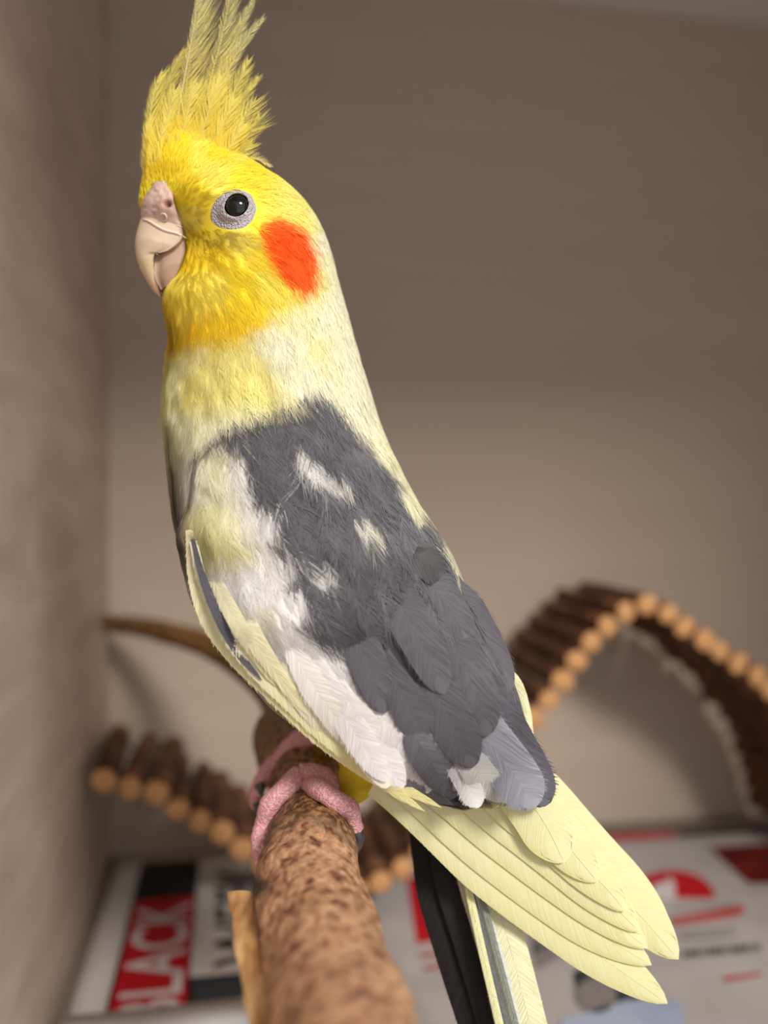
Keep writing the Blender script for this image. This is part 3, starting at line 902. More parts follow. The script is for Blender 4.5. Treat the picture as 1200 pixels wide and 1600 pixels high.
# ------------------------------------------------------------------ crest: separate feathers with open barbs
def barbed(pts, left, right, spacing, c0, c1, seed, d, width=0.00011, open_=0.5, shaft_col=None, spread=0.72, curl=0.45):
    """px centre line, barb length px on either side"""
    g = np.random.default_rng(seed)
    n = 60
    C2 = spline(np.array(pts, float), n)
    dist = np.interp(np.linspace(0, 1, n), [0, 1], [d[0], d[1]])
    C = np.array([P(C2[i, 0], C2[i, 1], dist[i] - 0.006) for i in range(n)])
    T_ = np.gradient(C, axis=0); T_ /= np.linalg.norm(T_, axis=1)[:, None]
    Lg = np.linalg.norm(np.diff(C2, axis=0), axis=1).sum()
    nb = int(Lg / spacing)
    V, Fc, Cc = [], [], []
    vN = np.array([0, -1.0, 0])
    ca, cb = lin(c0), lin(c1)
    for sg, ln in ((1, left), (-1, right)):
        for i in range(nb):
            t = (i + g.random() * 0.8) / nb
            k = min(n - 1, int(t * (n - 1)))
            o = C[k]; t3 = T_[k]
            sd_ = np.cross(t3, vN); sd_ /= np.linalg.norm(sd_)     # to the right of travel
            sd_ = -sd_ * sg
            l = 1.75 * ln / SC * (0.35 + 0.65 * math.sin(math.pi * min(1, 0.18 + t * 0.80)) ** 0.7) * (0.85 + 0.3 * g.random())
            if t > 0.9: l *= 0.75
            a = spread * (1.1 - 0.5 * t) + g.normal(0, 0.05)
            zz = g.normal(0, 0.10)
            q = []
            for e in range(5):
                x_ = e / 4
                aa = a * (1 - curl * x_)
                q.append(o + l * (x_ * math.cos(a) * t3 + (x_ * math.sin(a) * (1 - curl * 0.45 * x_)) * sd_ + x_ * x_ * curl * 0.35 * t3 + vN * zz * x_ * x_))
            q = np.array(q)
            wv = width * np.array([1, 1, 0.85, 0.6, 0.15])
            bdir = np.cross(q[-1] - q[0], vN); bdir /= np.linalg.norm(bdir) + 1e-12
            b0 = len(V)
            for e in range(5):
                V.append(q[e] + bdir * wv[e] / 2); V.append(q[e] - bdir * wv[e] / 2)
            for e in range(4): Fc.append((b0 + 2 * e, b0 + 2 * e + 1, b0 + 2 * e + 3, b0 + 2 * e + 2))
            c = (ca * (1 - t) + cb * t) * (1 + g.normal(0, 0.05))
            Cc += [c] * 10
    v2, f2 = tube(C, np.linspace(0.00020, 0.00005, n), 5)
    b0 = len(V)
    V = np.vstack([np.array(V), v2]); Fc += [tuple(int(i) + b0 for i in q) for q in f2]
    sc_ = lin(shaft_col or (246, 236, 150))
    Cc = np.vstack([np.array(Cc), np.tile(sc_, (len(v2), 1))])
    return make_mesh('crest_feather', V, Fc, M_crest, True, np.clip(Cc, 0, 1))

Y0, Y1, Y2 = (253, 228, 80), (252, 240, 132), (252, 246, 184)
CREST = [  # centre line, barb length left/right (px), spacing, colours, distance base/tip
 ([(262,285),(246,230),(250,170),(266,118),(288,76)], 12, 26, 2.6, Y0, Y1, (.183,.184)),
 ([(248,290),(236,240),(234,190),(242,140),(254,112)], 12, 26, 2.2, Y0, Y1, (.181,.181)),
 ([(240,300),(230,262),(229,220),(231,190)], 10, 26, 1.9, Y0, Y1, (.180,.180)),
 ([(275,275),(274,215),(283,150),(297,75),(306,20),(312,-40)], 9, 46, 2.6, Y0, Y2, (.181,.182)),
 ([(296,275),(288,220),(290,150),(300,80),(312,20),(322,-40)], 8, 30, 3.4, Y0, Y2, (.185,.187)),
 ([(300,270),(312,200),(330,120),(346,60),(358,0),(366,-40)], 12, 30, 2.6, Y0, Y2, (.181,.182)),
 ([(312,270),(326,190),(348,110),(372,50),(397,-6)], 14, 18, 2.8, Y0, Y2, (.183,.184)),
 ([(322,262),(338,180),(360,105),(384,62),(412,28)], 16, 14, 3.0, Y0, Y2, (.181,.180)),
 ([(328,268),(340,205),(362,150),(380,115),(388,94)], 20, 20, 2.5, Y0, Y1, (.179,.178)),
 ([(335,270),(350,210),(372,165),(388,138),(403,120)], 14, 18, 2.7, Y0, Y1, (.182,.182)),
 ([(340,272),(356,225),(376,190),(388,172),(399,157)], 18, 28, 2.5, Y0, Y1, (.179,.178)),
 ([(345,272),(360,240),(380,212),(396,198),(406,182)], 16, 26, 2.6, Y0, Y1, (.181,.181)),
 ([(345,275),(365,250),(382,236),(394,226)], 16, 16, 2.5, Y0, Y1, (.179,.179)),
 ([(350,272),(375,252),(400,247),(423,261)], 9, 5, 2.4, Y0, Y2, (.180,.179)),
 ([(270,285),(262,230),(264,180),(274,140)], 22, 24, 2.0, Y0, Y1, (.179,.179)),
 ([(285,280),(284,230),(292,180),(308,130)], 24, 28, 2.0, Y0, Y1, (.178,.178)),
 ([(305,278),(310,230),(324,180),(345,120)], 24, 28, 2.0, Y0, Y1, (.1775,.177)),
 ([(320,278),(330,235),(345,200),(366,155)], 24, 26, 2.0, Y0, Y1, (.177,.1765)),
 ([(335,280),(348,250),(362,225),(380,195)], 22, 24, 2.0, Y0, Y1, (.1765,.176)),
 ([(255,290),(248,250),(252,215),(260,185)], 20, 22, 2.0, Y0, Y1, (.178,.178))]
for i, (pts, l, r_, spc, c0, c1, d) in enumerate(CREST):
    me = barbed(pts, l, r_, spc * 1.15, c0, c1, 200 + i, d, shaft_col=(250,240,190) if i == 3 else None)
    obj('crest_feather', me, bird)
# dense short feathers where the crest springs from the forehead
g = np.random.default_rng(5)
for i in range(46):
    bx = 232 + 118 * g.random(); 
    by = 300 - 28 * math.sin(math.pi * (bx - 225) / 190)
    ln = 45 + 45 * g.random()
    le = np.interp(bx, [230, 300, 380], [-0.12, 0.12, 0.55]) + g.normal(0, 0.08)
    dd = .1765 + 0.009 * g.random()
    if bx < 260: dd = max(dd, .1785)
    pts = [(bx, by), (bx + le * ln * 0.35, by - ln * 0.5), (bx + le * ln, by - ln)]
    pts = [(max(q[0], 228 + 4 * k), q[1]) for k, q in enumerate(pts)]
    obj('crest_feather', barbed(pts, 12, 12, 1.7, Y0, (250, 232, 100), 300 + i, (dd, dd - 0.0005), width=0.00016, spread=0.40), bird)

# ------------------------------------------------------------------ perch branch
perch = thing('perch_branch', P(160, 974, 0.405), 'mottled brown natural wood perch with peeling bark under the bird', 'branch')
M_bark = mat('mottled_bark', (180,130,80), 0.5, 0.35)
nt, N, K, b = nodes(M_bark)
tc = N.new('ShaderNodeTexCoord')
def nz_node(scale, sc=(1,1,1), det=5, dist=0.0):
    mp = N.new('ShaderNodeMapping'); mp.inputs['Scale'].default_value = sc; K.new(tc.outputs['Object'], mp.inputs[0])
    z = N.new('ShaderNodeTexNoise'); z.inputs['Scale'].default_value = scale; z.inputs['Detail'].default_value = det
    z.inputs['Distortion'].default_value = dist; K.new(mp.outputs[0], z.inputs['Vector']); return z
z1 = nz_node(480, (1, 0.75, 1), 7, 0.3); z2 = nz_node(900, (1, 0.6, 1), 6); z3 = nz_node(60, (1, 1, 1), 3)
at = N.new('ShaderNodeAttribute'); at.attribute_name = 'Col'
r1 = ramp(N, [(0.30, (92, 62, 54)), (0.40, (166, 114, 86)), (0.48, (206, 154, 118)), (0.60, (228, 182, 144)), (0.72, (206, 144, 110))])
K.new(z1.outputs[0], r1.inputs[0])
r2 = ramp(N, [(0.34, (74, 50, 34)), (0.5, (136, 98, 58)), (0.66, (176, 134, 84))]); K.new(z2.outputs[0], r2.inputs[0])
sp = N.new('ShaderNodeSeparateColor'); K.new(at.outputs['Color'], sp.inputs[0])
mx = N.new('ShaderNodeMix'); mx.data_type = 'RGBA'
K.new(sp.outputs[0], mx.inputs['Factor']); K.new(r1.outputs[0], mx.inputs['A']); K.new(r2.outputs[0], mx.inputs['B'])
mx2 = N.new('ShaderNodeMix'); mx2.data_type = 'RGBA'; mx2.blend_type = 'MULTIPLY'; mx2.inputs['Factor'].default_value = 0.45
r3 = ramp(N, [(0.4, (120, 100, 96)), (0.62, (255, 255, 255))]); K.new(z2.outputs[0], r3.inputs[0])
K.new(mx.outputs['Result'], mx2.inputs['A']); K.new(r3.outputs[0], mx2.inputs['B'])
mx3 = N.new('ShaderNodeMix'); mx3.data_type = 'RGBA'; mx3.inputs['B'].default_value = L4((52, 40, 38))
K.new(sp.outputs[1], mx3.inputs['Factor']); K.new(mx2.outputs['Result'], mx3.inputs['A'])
K.new(mx3.outputs['Result'], b.inputs['Base Color'])
bp = N.new('ShaderNodeBump'); bp.inputs['Strength'].default_value = 0.5; bp.inputs['Distance'].default_value = 0.0006
ad = N.new('ShaderNodeMath'); ad.operation = 'ADD'; K.new(z1.outputs[0], ad.inputs[0]); K.new(z2.outputs[0], ad.inputs[1])
K.new(ad.outputs[0], bp.inputs['Height']); K.new(bp.outputs[0], b.inputs['Normal'])

# centre line (px, py, distance, radius)
TR = [(572,1780,.088,.0090),(536,1612,.1095,.0091),(507,1500,.129,.0093),(482,1400,.150,.0097),(484,1355,.160,.0091),(487,1310,.172,.0086),(487,1280,.181,.0082),
      (485,1245,.193,.0082),(480,1208,.210,.0098),(472,1180,.228,.0118),(466,1160,.243,.0128),(462,1148,.252,.0112)]
tp = spline(np.array([list(P(a, b_, d)) + [r_] for a, b_, d, r_ in TR]), 120)
g = np.random.default_rng(11)
sides = 40
def swept(tp, sides, lump_amp):
    p = tp[:, :3]; t = np.gradient(p, axis=0); t /= np.linalg.norm(t, axis=1)[:, None]
    V = []
    for i in range(len(p)):
        up = np.array([0, 0, 1.0]); bx_ = np.cross(t[i], up); bx_ /= np.linalg.norm(bx_); up = np.cross(bx_, t[i])
        for k in range(sides):
            a = 2 * math.pi * k / sides
            l = 1 + lump_amp * (noise2(i / 9 + 3, 3 * math.sin(a) + 20) - 0.5) + lump_amp * 0.6 * (noise2(i / 3.0, 5 * math.cos(a) + 2 * math.sin(a) + 50) - 0.5)
            V.append(p[i] + tp[i, 3] * l * (math.cos(a) * bx_ + math.sin(a) * up))
    return np.array(V)
tv = swept(tp, sides, 0.12)
# node ring with a ridge near the front foot
tx, ty = PX(tv)
tf = [tuple(f) for f in grid_faces(len(tp), sides, True)]
c0 = len(tv); tv = np.vstack([tv, tp[0, :3], tp[-1, :3]])
tf += [(c0, (k + 1) % sides, k) for k in range(sides)] + [(c0 + 1, (len(tp) - 1) * sides + k, (len(tp) - 1) * sides + (k + 1) % sides) for k in range(sides)]
dist_ = tv[:, 1]; tx, ty = PX(tv)
tcol = np.zeros((len(tv), 3))
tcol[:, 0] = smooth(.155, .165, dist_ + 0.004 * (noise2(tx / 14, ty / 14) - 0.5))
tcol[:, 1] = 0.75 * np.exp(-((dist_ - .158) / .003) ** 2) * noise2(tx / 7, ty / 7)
# dark scar at the node where the bark strip starts
scar = np.exp(-(((tx - 400) / 24) ** 2 + ((ty - 1384) / 14) ** 2))
tcol[:, 1] = np.clip(tcol[:, 1] + 1.3 * scar, 0, 1)
trunk = obj('trunk', make_mesh('trunk', tv, tf, M_bark, True, tcol), perch)
TB = BVHTree.FromPolygons([tuple(v) for v in tv], [tuple(int(i) for i in f) for f in tf])
# twig to the side panel
tw = spline(np.array([list(P(462, 1150, .250)) + [.0090], list(P(425, 1075, .285)) + [.0062], list(P(345, 1018, .335)) + [.0052], list(P(250, 985, .372)) + [.0046],
                      list(P(185, 975, .395)) + [.0042], list(P(152, 973, .405)) + [.0040]]), 50)
wv = swept(tw, 18, 0.14)
wf2 = [tuple(f) for f in grid_faces(len(tw), 18, True)]
c0 = len(wv); wv = np.vstack([wv, tw[0, :3], tw[-1, :3]])
wf2 += [(c0, (k + 1) % 18, k) for k in range(18)] + [(c0 + 1, 49 * 18 + k, 49 * 18 + (k + 1) % 18) for k in range(18)]
wc = np.zeros((len(wv), 3)); wc[:, 0] = 1
obj('side_twig', make_mesh('side_twig', wv, wf2, M_bark, True, wc), perch)
# peeling strip of bark on the left side of the branch
M_strip = noise_mat('split_wood', [(0.3, (128, 84, 50)), (0.42, (190, 142, 92)), (0.6, (222, 182, 130)), (0.75, (204, 160, 108))], (1.0, 0.25, 1.0), 260, 6, 0.6, 0.3, 0.5, 0.0006)
sv_, sf_ = [], []
rows = [(376,1394,.1490,19),(379,1425,.1425,20),(385,1470,.1345,20),(391,1505,.1280,20),(399,1550,.1200,20),(408,1600,.1115,20),(424,1660,.1025,22)]
rs = spline(np.array(rows, float), 36)
for i, (a, b_, d, hw) in enumerate(rs):
    for k in range(7):
        t = k / 6 * 2 - 1
        e = (noise2(np.array(i / 2.5), np.array(k * 3.1)) - 0.5) * 5
        for side_ in (0, 1):
            p = P(a + t * hw + e, b_ - (3 * math.cos(t * 1.4) if i == 0 else 0), d + 0.0010 * (1 - t) + (0.0024 if side_ else 0) + 0.0006 * math.sin(i * 0.5))
            sv_.append(p)
nr_, nc_ = len(rs), 7
def sid(i, k, s_): return (i * nc_ + k) * 2 + s_
for i in range(nr_ - 1):
    for k in range(nc_ - 1):
        sf_.append((sid(i, k, 0), sid(i + 1, k, 0), sid(i + 1, k + 1, 0), sid(i, k + 1, 0)))
        sf_.append((sid(i, k, 1), sid(i, k + 1, 1), sid(i + 1, k + 1, 1), sid(i + 1, k, 1)))
    sf_.append((sid(i, 0, 0), sid(i, 0, 1), sid(i + 1, 0, 1), sid(i + 1, 0, 0)))
    k = nc_ - 1; sf_.append((sid(i, k, 0), sid(i + 1, k, 0), sid(i + 1, k, 1), sid(i, k, 1)))
for k in range(nc_ - 1):
    sf_.append((sid(0, k, 0), sid(0, k + 1, 0), sid(0, k + 1, 1), sid(0, k, 1)))
    i = nr_ - 1; sf_.append((sid(i, k, 0), sid(i, k, 1), sid(i, k + 1, 1), sid(i, k + 1, 0)))
bs = obj('bark_strip', make_mesh('bark_strip', sv_, sf_, M_strip, True), perch); bs['label'] = 'pale split strip of bark'

# ------------------------------------------------------------------ feet
def on_branch(px, py, lift, d=None):
    h, n = hit(px, py, TB)
    if h is None or d is not None: return P(px, py, d or .178)
    return h + n * lift
def toe(points, radii, n=40):
    q = spline(np.array(points), n)
    tt = np.linspace(0, 1, n)
    return tube(q, np.interp(tt, np.linspace(0, 1, len(radii)), radii) * (0.97 + 0.09 * np.abs(np.sin(tt * math.pi * 3.5))), 16, True, 0.03, 3)
def claw(points, r, parent):
    q = spline(np.array(points), 12)
    v, f = tube(q, r * np.linspace(1, 0.12, 12), 10)
    obj('claw', make_mesh('claw', v, f, M_claw), parent)
R0 = 0.0019
ankle = P(528, 1232, .180)
knuckle = on_branch(470, 1226, R0)
front = [ankle, (ankle + knuckle) / 2 + np.array([0, 0, .0012]), knuckle]
left = [knuckle, on_branch(452, 1244, R0 * 0.9), on_branch(432, 1266, R0 * 0.9), P(412, 1290, .1755), P(406, 1322, .1735), P(411, 1352, .1725)]
right = [P(482,1226,.1800), on_branch(494, 1246, R0 * 0.9), on_branch(516, 1262, R0 * 0.9), on_branch(536, 1274, R0 * 0.9), P(551, 1284, .1705), P(556, 1296, .1710)]
back1 = [knuckle, P(500, 1232, .186), P(530, 1252, .190), P(548, 1280, .190)]
parts = [toe(front, [.0021, .0023, .0024]), toe(left, [.0023, .0020, .0021, .0019, .0019, .0014]), toe(right, [.0022, .0020, .0021, .0019, .0020, .0016]), toe(back1, [.002, .0018, .0018, .0015])]
v, f = join(parts)
foot = obj('foot', make_mesh('foot', v, f, M_foot), bird); foot['label'] = 'scaly pink foot gripping the branch'
claw([P(556,1296,.1705), P(561,1308,.1705), P(561,1322,.1720), P(556,1334,.174)], .0012, foot)
claw([P(411,1350,.1725), P(415,1362,.1728), P(421,1370,.1735)], .0011, foot)
# far foot
a2 = P(492, 1158, .205)
f2 = [a2, P(470,1160,.205), P(445,1182,.206), P(420,1205,.204), P(408,1222,.202), P(402,1240,.200)]
f3 = [P(470,1160,.206), P(440,1178,.212), P(415,1210,.210), P(400,1240,.206), P(402,1258,.203)]
f4 = [P(470,1160,.206), P(500,1176,.208), P(530,1205,.207), P(545,1240,.207)]
v, f = join([toe(f2, [.0030, .0030, .0026, .0022, .0019, .0014]), toe(f3, [.0026, .0024, .0020, .0018, .0014]), toe(f4, [.0026, .0022, .002, .0014])])
foot2 = obj('foot', make_mesh('foot', v, f, M_foot), bird); foot2['label'] = 'scaly pink foot behind on the branch'
claw([P(406,1226,.1995), P(408,1238,.1985), P(412,1250,.1990)], .0013, foot2)
claw([P(401,1256,.202), P(404,1268,.201), P(410,1276,.202)], .0011, foot2)
# feathered thighs: near one shows as a yellow tuft under the wing
for pts, rad in (([P(585,1165,.178), P(562,1215,.179), P(546,1248,.180), P(540,1262,.180)], [.008, .0058, .0036, .0012]),
                 ([P(560,1120,.200), P(530,1140,.203), P(500,1155,.205)], [.008, .0055, .0028])):
    q = spline(np.array(pts), 24)
    v, f = tube(q, np.interp(np.linspace(0, 1, 24), np.linspace(0, 1, len(rad)), rad), 22, True, 0.05, 9)
    x, y = PX(v)
    c = np.tile(lin((238, 206, 56)), (len(v), 1)) * (0.9 + 0.2 * noise2(x / 3, y / 9))[:, None]
    obj('thigh', make_mesh('thigh', v, f, M_body, True, np.clip(c, 0, 1)), bird)['label'] = 'yellow feathered thigh'

# ------------------------------------------------------------------ bendable stick bridge
bridge_label = 'snaking bridge of wired brown bark sticks with pale sawn ends behind the bird'
BR = [(162,1220),(205,1230),(247,1243),(282,1266),(315,1287),(352,1308),(385,1333),(420,1357),(458,1378),(497,1392),(540,1396),(578,1388),(612,1372),(645,1350),
      (676,1322),(703,1292),(727,1260),(750,1228),(772,1198),(795,1168),(818,1139),(842,1110),(866,1080),(893,1046),(918,1012),(946,986),(974,962),(1006,945),(1040,957),
      (1072,980),(1098,999),(1126,1017),(1155,1036),(1184,1057),(1212,1084),(1237,1114),(1259,1148),(1279,1186),(1295,1226),(1309,1266),(1322,1306),(1335,1343)]
S_FRONT = 0.086
def bridge_pt(px, py):
    # where the sight line meets the plane of the sawn ends, parallel to the back panel
    d0 = P(px, py, 1.0) - np.array([0, 0, H])
    o = R(0, S_FRONT, 0)
    t = ((o - np.array([0, 0, H])) @ EY) / (d0 @ EY)
    return np.array([0, 0, H]) + d0 * t
curve = np.array([bridge_pt(*q) for q in BR])
dense = spline(curve, 900)
seg = np.r_[0, np.cumsum(np.linalg.norm(np.diff(dense, axis=0), axis=1))]
pos = np.arange(0.0, seg[-1], 0.0104)
cent = np.stack([np.interp(pos, seg, dense[:, k]) for k in range(3)], 1)
cent = cent[cent[:, 2] > 0.0056]
bridge = thing('stick_bridge', cent[-1] * [1, 1, 0], bridge_label, 'bird toy')
M_stick = noise_mat('dark_bark', [(0.3, (56, 34, 24)), (0.5, (96, 62, 42)), (0.7, (140, 98, 66))], (1, 1, 1), 110, 5, 0.75, 0.2, 0.6, 0.0008)
M_end = noise_mat('sawn_end', [(0.3, (186, 134, 86)), (0.7, (208, 158, 108))], (1, 1, 1), 300, 4, 0.7, 0.2)
def stick_mesh(seed):
    g = np.random.default_rng(seed)
    r, ln, n, sd_ = 0.0050 * (0.93 + 0.12 * g.random()), 0.068 + 0.006 * g.random(), 7, 16
    V, Fc, mi = [], [], []
    ph = g.random() * 6
    rows = [(0, 0.84), (0.0006, 0.96)] + [(ln * k / n, 1 + 0.10 * (g.random() - 0.5)) for k in range(1, n)] + [(ln - 0.0006, 0.96), (ln, 0.84)]
    for y_, q in rows:
        for k in range(sd_):
            a = 2 * math.pi * k / sd_
            rr = r * q * (1 + 0.05 * math.sin(2 * a + ph) + 0.03 * math.sin(5 * a + 2 * ph))
            V.append((rr * math.cos(a), y_, rr * math.sin(a)))
    nrw = len(rows)
    for f in grid_faces(nrw, sd_, True): Fc.append(tuple(f)); mi.append(0)
    for s_ in (1, nrw - 2):
        pass
    c0 = len(V); V += [(0, 0, 0), (0, ln, 0)]
    for k in range(sd_):
        Fc.append((c0, (k + 1) % sd_, k)); mi.append(1)
        Fc.append((c0 + 1, (nrw - 1) * sd_ + k, (nrw - 1) * sd_ + (k + 1) % sd_)); mi.append(1)
    for k in range(sd_): mi[k] = 1; 
    return make_mesh('stick', V, Fc, [M_stick, M_end], True, None, None, mi)
variants = [stick_mesh(s_) for s_ in range(5)]
yaw = math.atan2(0.177, 0.984)
g = np.random.default_rng(21)
bl = Vector(bridge.location)
for i, c in enumerate(cent):
    o = bpy.data.objects.new('stick', variants[int(g.integers(5))])
    COL.objects.link(o); o.parent = bridge
    jit = (g.random() - 0.5) * 0.004
    o.location = Vector(c + EY * jit) - bl
    o.rotation_euler = (0, g.random() * 6.28, 0)
    # stick axis (+Y) runs into the box, away from the lens
    o.rotation_mode = 'XYZ'
    o.rotation_euler = (Matrix.Rotation(yaw + g.normal(0, 0.02), 3, 'Z') @ Matrix.Rotation(g.random() * 6.28, 3, 'Y')).to_euler()
M_wire = mat('steel_wire', (120, 118, 116), 0.35, 0.5)
M_wire.node_tree.nodes['Principled BSDF'].inputs['Metallic'].default_value = 1.0
for s_ in (0.014, 0.054):
    v, f = tube(cent - EY * s_, 0.0008, 6)
    obj('wire', make_mesh('wire', v, f, M_wire), bridge)

# ------------------------------------------------------------------ newspapers on the floor
def floor_pt(px, py, z=0.0):
    d = (H - z) * F / (py - 800.0)
    p = P(px, py, d); p[2] = z
    return p
M_paper = noise_mat('newsprint', [(0.3, (214, 208, 206)), (0.7, (226, 221, 219))], (1, 1, 1), 40, 4, 0.75, 0.15)
M_paper2 = noise_mat('grey_newsprint', [(0.3, (178, 172, 170)), (0.7, (192, 187, 185))], (1, 1, 1), 40, 4, 0.75, 0.15)
M_white = noise_mat('white_sheet', [(0.3, (226, 226, 230)), (0.7, (234, 234, 238))], (1, 1, 1), 30, 4, 0.6, 0.2)
M_black = mat('black_ink', (26, 25, 27), 0.55, 0.25)
M_dgrey = mat('dark_grey_ink', (60, 62, 66), 0.55, 0.25)
M_red = mat('red_ink', (196, 24, 38), 0.55, 0.25)
M_dred = noise_mat('dark_red_print', [(0.35, (84, 22, 20)), (0.55, (130, 40, 28)), (0.7, (60, 30, 26))], (1, 1, 1), 50, 4, 0.6, 0.2)
M_lred = mat('faded_red_ink', (186, 90, 84), 0.6, 0.2)
M_gink = mat('grey_ink', (140, 134, 132), 0.6, 0.2)
M_blue = noise_mat('pale_blue_haze', [(0.3, (150, 166, 196)), (0.7, (196, 204, 220))], (1, 1, 1), 30, 4, 0.6, 0.2)  # colour of the bluish haze laid over the page front
def to_ts(p):
    q = p - np.array([CX, CY, 0])
    return float(q @ EX), float(q @ EY)
def sheet(name, t0, t1, s0, s1, z, m, parent, wave=0.0, thick=0.0004, n=14, skew=0.0):
    V, Fc = [], []
    for lvl in (0, 1):
        for i in range(n):
            for k in range(n):
                t = t0 + (t1 - t0) * i / (n - 1); s_ = s0 + (s1 - s0) * k / (n - 1)
                V.append(R(t + skew * (s_ - s0), s_, z + wave_h(t, s_) * wave + lvl * thick))
    G = grid_faces(n, n)
    nn = n * n
    Fc = [tuple(f[::-1]) for f in G] + [tuple(int(i) + nn for i in f) for f in G]
    for a in range(n - 1):
        for e in ((a, a + 1), ((n - 1) * n + a + 1, (n - 1) * n + a), ((a + 1) * n, a * n), (a * n + n - 1, (a + 1) * n + n - 1)):
            Fc.append((e[0], e[1], e[1] + nn, e[0] + nn))
    return obj(name, make_mesh(name, V, Fc, m, True), parent)
def wave_h(t, s):
    return 0.5 + 0.5 * math.sin(t * 31 + 1) * math.cos(s * 23)
def flat(name, poly_ts, z, m, parent, thick=0.00012):
    """printed panel: thin polygon in box coordinates"""
    n = len(poly_ts)
    V = [R(t, s_, z + wave_h(t, s_) * 0) for t, s_ in poly_ts] + [R(t, s_, z + thick) for t, s_ in poly_ts]
    Fc = [tuple(range(n))[::-1], tuple(range(n, 2 * n))] + [(i, (i + 1) % n, (i + 1) % n + n, i + n) for i in range(n)]
    return obj(name, make_mesh(name, V, Fc, m, False), parent)
def ts(px, py): return to_ts(floor_pt(px, py))
def quad(name, pix, z, m, parent): return flat(name, [ts(*q) for q in pix], z, m, parent)

def words(text, t_base, s_start, s_end, t_top, z, m, parent, name, bold=0.02):
    """flat lettering reading from s_start to s_end (away from the lens), letter tops towards t_top"""
    cu = bpy.data.curves.new('text', 'FONT'); cu.body = text; cu.size = 1.0; cu.extrude = 0.0; cu.offset = bold; cu.space_character = 1.02
    to = bpy.data.objects.new('text', cu); COL.objects.link(to)
    me = bpy.data.meshes.new_from_object(to.evaluated_get(bpy.context.evaluated_depsgraph_get()))
    bpy.data.objects.remove(to); bpy.data.curves.remove(cu)
    co = np.empty(len(me.vertices) * 3, np.float32); me.vertices.foreach_get('co', co); co = co.reshape(-1, 3)
    mn, mxx = co.min(0), co.max(0)
    a = (co[:, 0] - mn[0]) / (mxx[0] - mn[0]); h_ = (co[:, 1] - mn[1]) / (mxx[1] - mn[1])
    W = np.array([R(t_base + (t_top - t_base) * hh, s_start + (s_end - s_start) * aa, z) for aa, hh in zip(a, h_)], np.float32)
    me.vertices.foreach_set('co', W.ravel()); me.materials.clear(); me.materials.append(m); me.name = name; me.update()
    o = obj(name, me, parent)
    return o

# advert page on the left
Z1, Z2, Z3 = 0.0012, 0.0015, 0.0018
n1 = thing('newspaper', R(0.04, 0.07, 0.0), 'newspaper page with red BLACK and white WEEK headline boxes beside the grained side panel', 'newspaper')
sheet('page', 0.005, 0.085, 0.004, 0.160, 0.0005, M_paper, n1)
def rect(t0, t1, s0, s1): return [(t0, s0), (t1, s0), (t1, s1), (t0, s1)]
flat('black_panel', rect(0.0168, 0.0845, 0.0125, 0.158), Z1, M_black, n1)
flat('red_panel', rect(0.0182, 0.0430, 0.0540, 0.157), Z2, M_red, n1)
flat('white_panel', rect(0.0436, 0.0745, 0.0150, 0.1205), Z2, M_paper, n1)
flat('grey_panel', rect(0.0450, 0.0840, 0.1225, 0.157), Z2, M_dgrey, n1)
words('BLACK', 0.0415, 0.1470, 0.0600, 0.0200, Z3, M_paper, n1, 'headline', 0.012)['label'] = 'white headline letters'
words('WEEK', 0.0725, 0.1165, 0.0250, 0.0520, Z3, M_black, n1, 'headline', 0.012)['label'] = 'black headline letters'
# white sheet lying in front of it
n2 = tag(sheet('paper_sheet', 0.0035, 0.092, 0.1405, 0.300, 0.0028, M_white, None, 0.0006), 'plain white paper sheet overlapping the front of the headline page', 'paper')
# printed page on the right
n3 = thing('newspaper', R(0.25, 0.12, 0.0), 'newspaper page with red and black print on the floor behind the tail', 'newspaper')
sheet('page', 0.104, 0.358, 0.007, 0.330, 0.0005, M_paper2, n3)
quad('red_strip', [(930,1311),(1052,1304),(1058,1312),(936,1320)], Z1, M_red, n3)
quad('black_strip', [(1056,1304),(1200,1293),(1215,1292),(1215,1302),(1200,1303),(1062,1312)], Z1, M_black, n3)
quad('dark_red_photo', [(1108,1328),(1240,1318),(1240,1385),(1170,1385)], Z1, M_dred, n3)
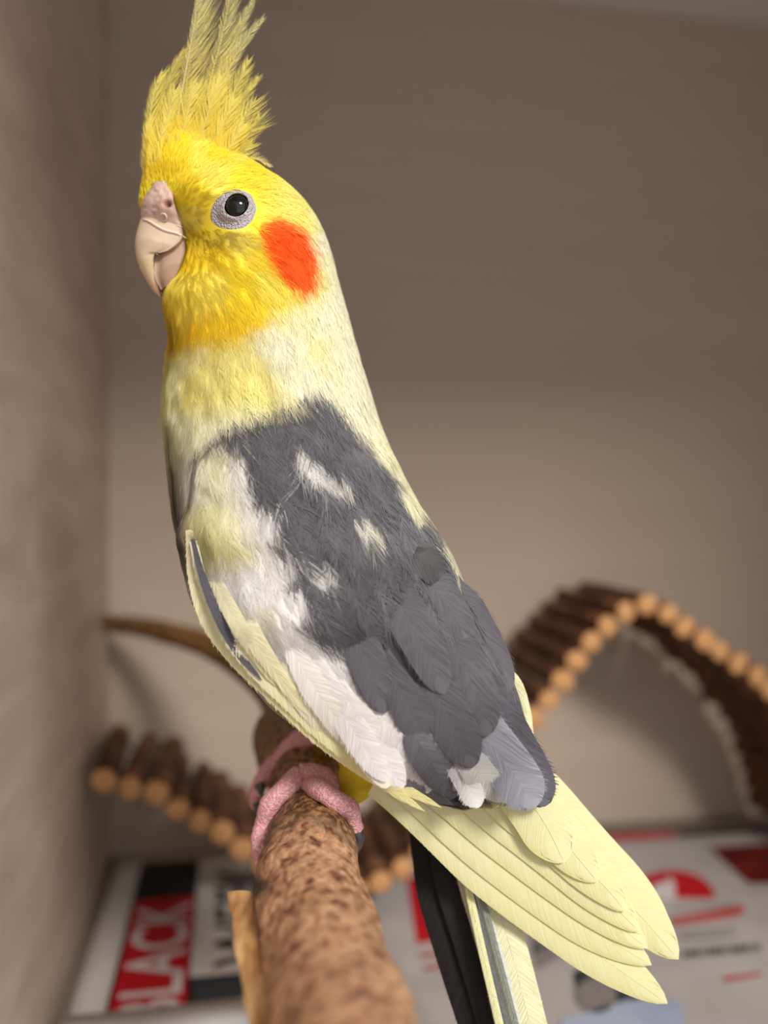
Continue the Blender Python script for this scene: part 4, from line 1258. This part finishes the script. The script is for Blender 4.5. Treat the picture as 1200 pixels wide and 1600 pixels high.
# half-round red badge with a white figure
ell = [(1050 + 68 * math.cos(a), 1408 - 44 * math.sin(a)) for a in np.linspace(0, math.pi, 20)]
quad('red_badge', ell[::-1], Z1, M_red, n3)
quad('badge_figure', [(1012,1410),(1022,1388),(1040,1384),(1046,1376),(1054,1384),(1056,1410)], Z2, M_paper, n3)
quad('red_line', [(1045,1440),(1160,1418),(1168,1426),(1150,1438),(1050,1452)], Z1, M_lred, n3)
for y_ in (1424, 1461, 1470):
    quad('grey_line', [(1050 + (y_ - 1424) * 0.3, y_), (1150, y_ - 8), (1150, y_ - 4), (1050 + (y_ - 1424) * 0.3, y_ + 4)], Z1, M_gink, n3)
# blurred dark caption: a row of short strokes
for k in range(13):
    x0 = 1068 + k * 9.4; y0 = 1497 - k * 0.9
    quad('caption_stroke', [(x0, y0 - 6), (x0 + 6, y0 - 7), (x0 + 7, y0 + 4), (x0 + 1, y0 + 5)], Z1, M_gink if k % 4 == 3 else M_dgrey, n3)
quad('red_block', [(636,1376),(668,1372),(700,1470),(652,1480)], Z1, M_red, n3)
quad('red_block_figure', [(668,1395),(676,1394),(680,1436),(672,1438)], Z2, M_paper, n3)
quad('red_line', [(655,1496),(700,1490),(702,1496),(657,1502)], Z1, M_lred, n3)
quad('red_line', [(662,1516),(704,1511),(705,1516),(664,1522)], Z1, M_lred, n3)
quad('grey_block', [(820,1440),(900,1448),(930,1470),(840,1520)], Z1, M_gink, n3)
for k in range(9):
    x0 = 832 + k * 11; y0 = 1492 - k * 5.0
    quad('caption_stroke', [(x0, y0 - 7), (x0 + 7, y0 - 9), (x0 + 8, y0 + 2), (x0 + 1, y0 + 4)], Z2, M_dgrey, n3)
quad('dark_photo', [(895,1525),(960,1490),(1010,1520),(1000,1570),(905,1575)], Z1, M_dgrey, n3)
quad('pale_disc', [(932 + 32 * math.cos(a), 1562 - 28 * math.sin(a)) for a in np.linspace(0, 2 * math.pi, 24, endpoint=False)][::-1], Z2, M_gink, n3)
quad('blue_haze', [(880,1600),(980,1570),(1060,1572),(1080,1640),(860,1640)], Z2, M_blue, n3)  # bluish reflected haze painted as a flat pale patch, no printed picture
quad('red_line', [(1130,1532),(1190,1524),(1192,1530),(1134,1540)], Z1, M_lred, n3)
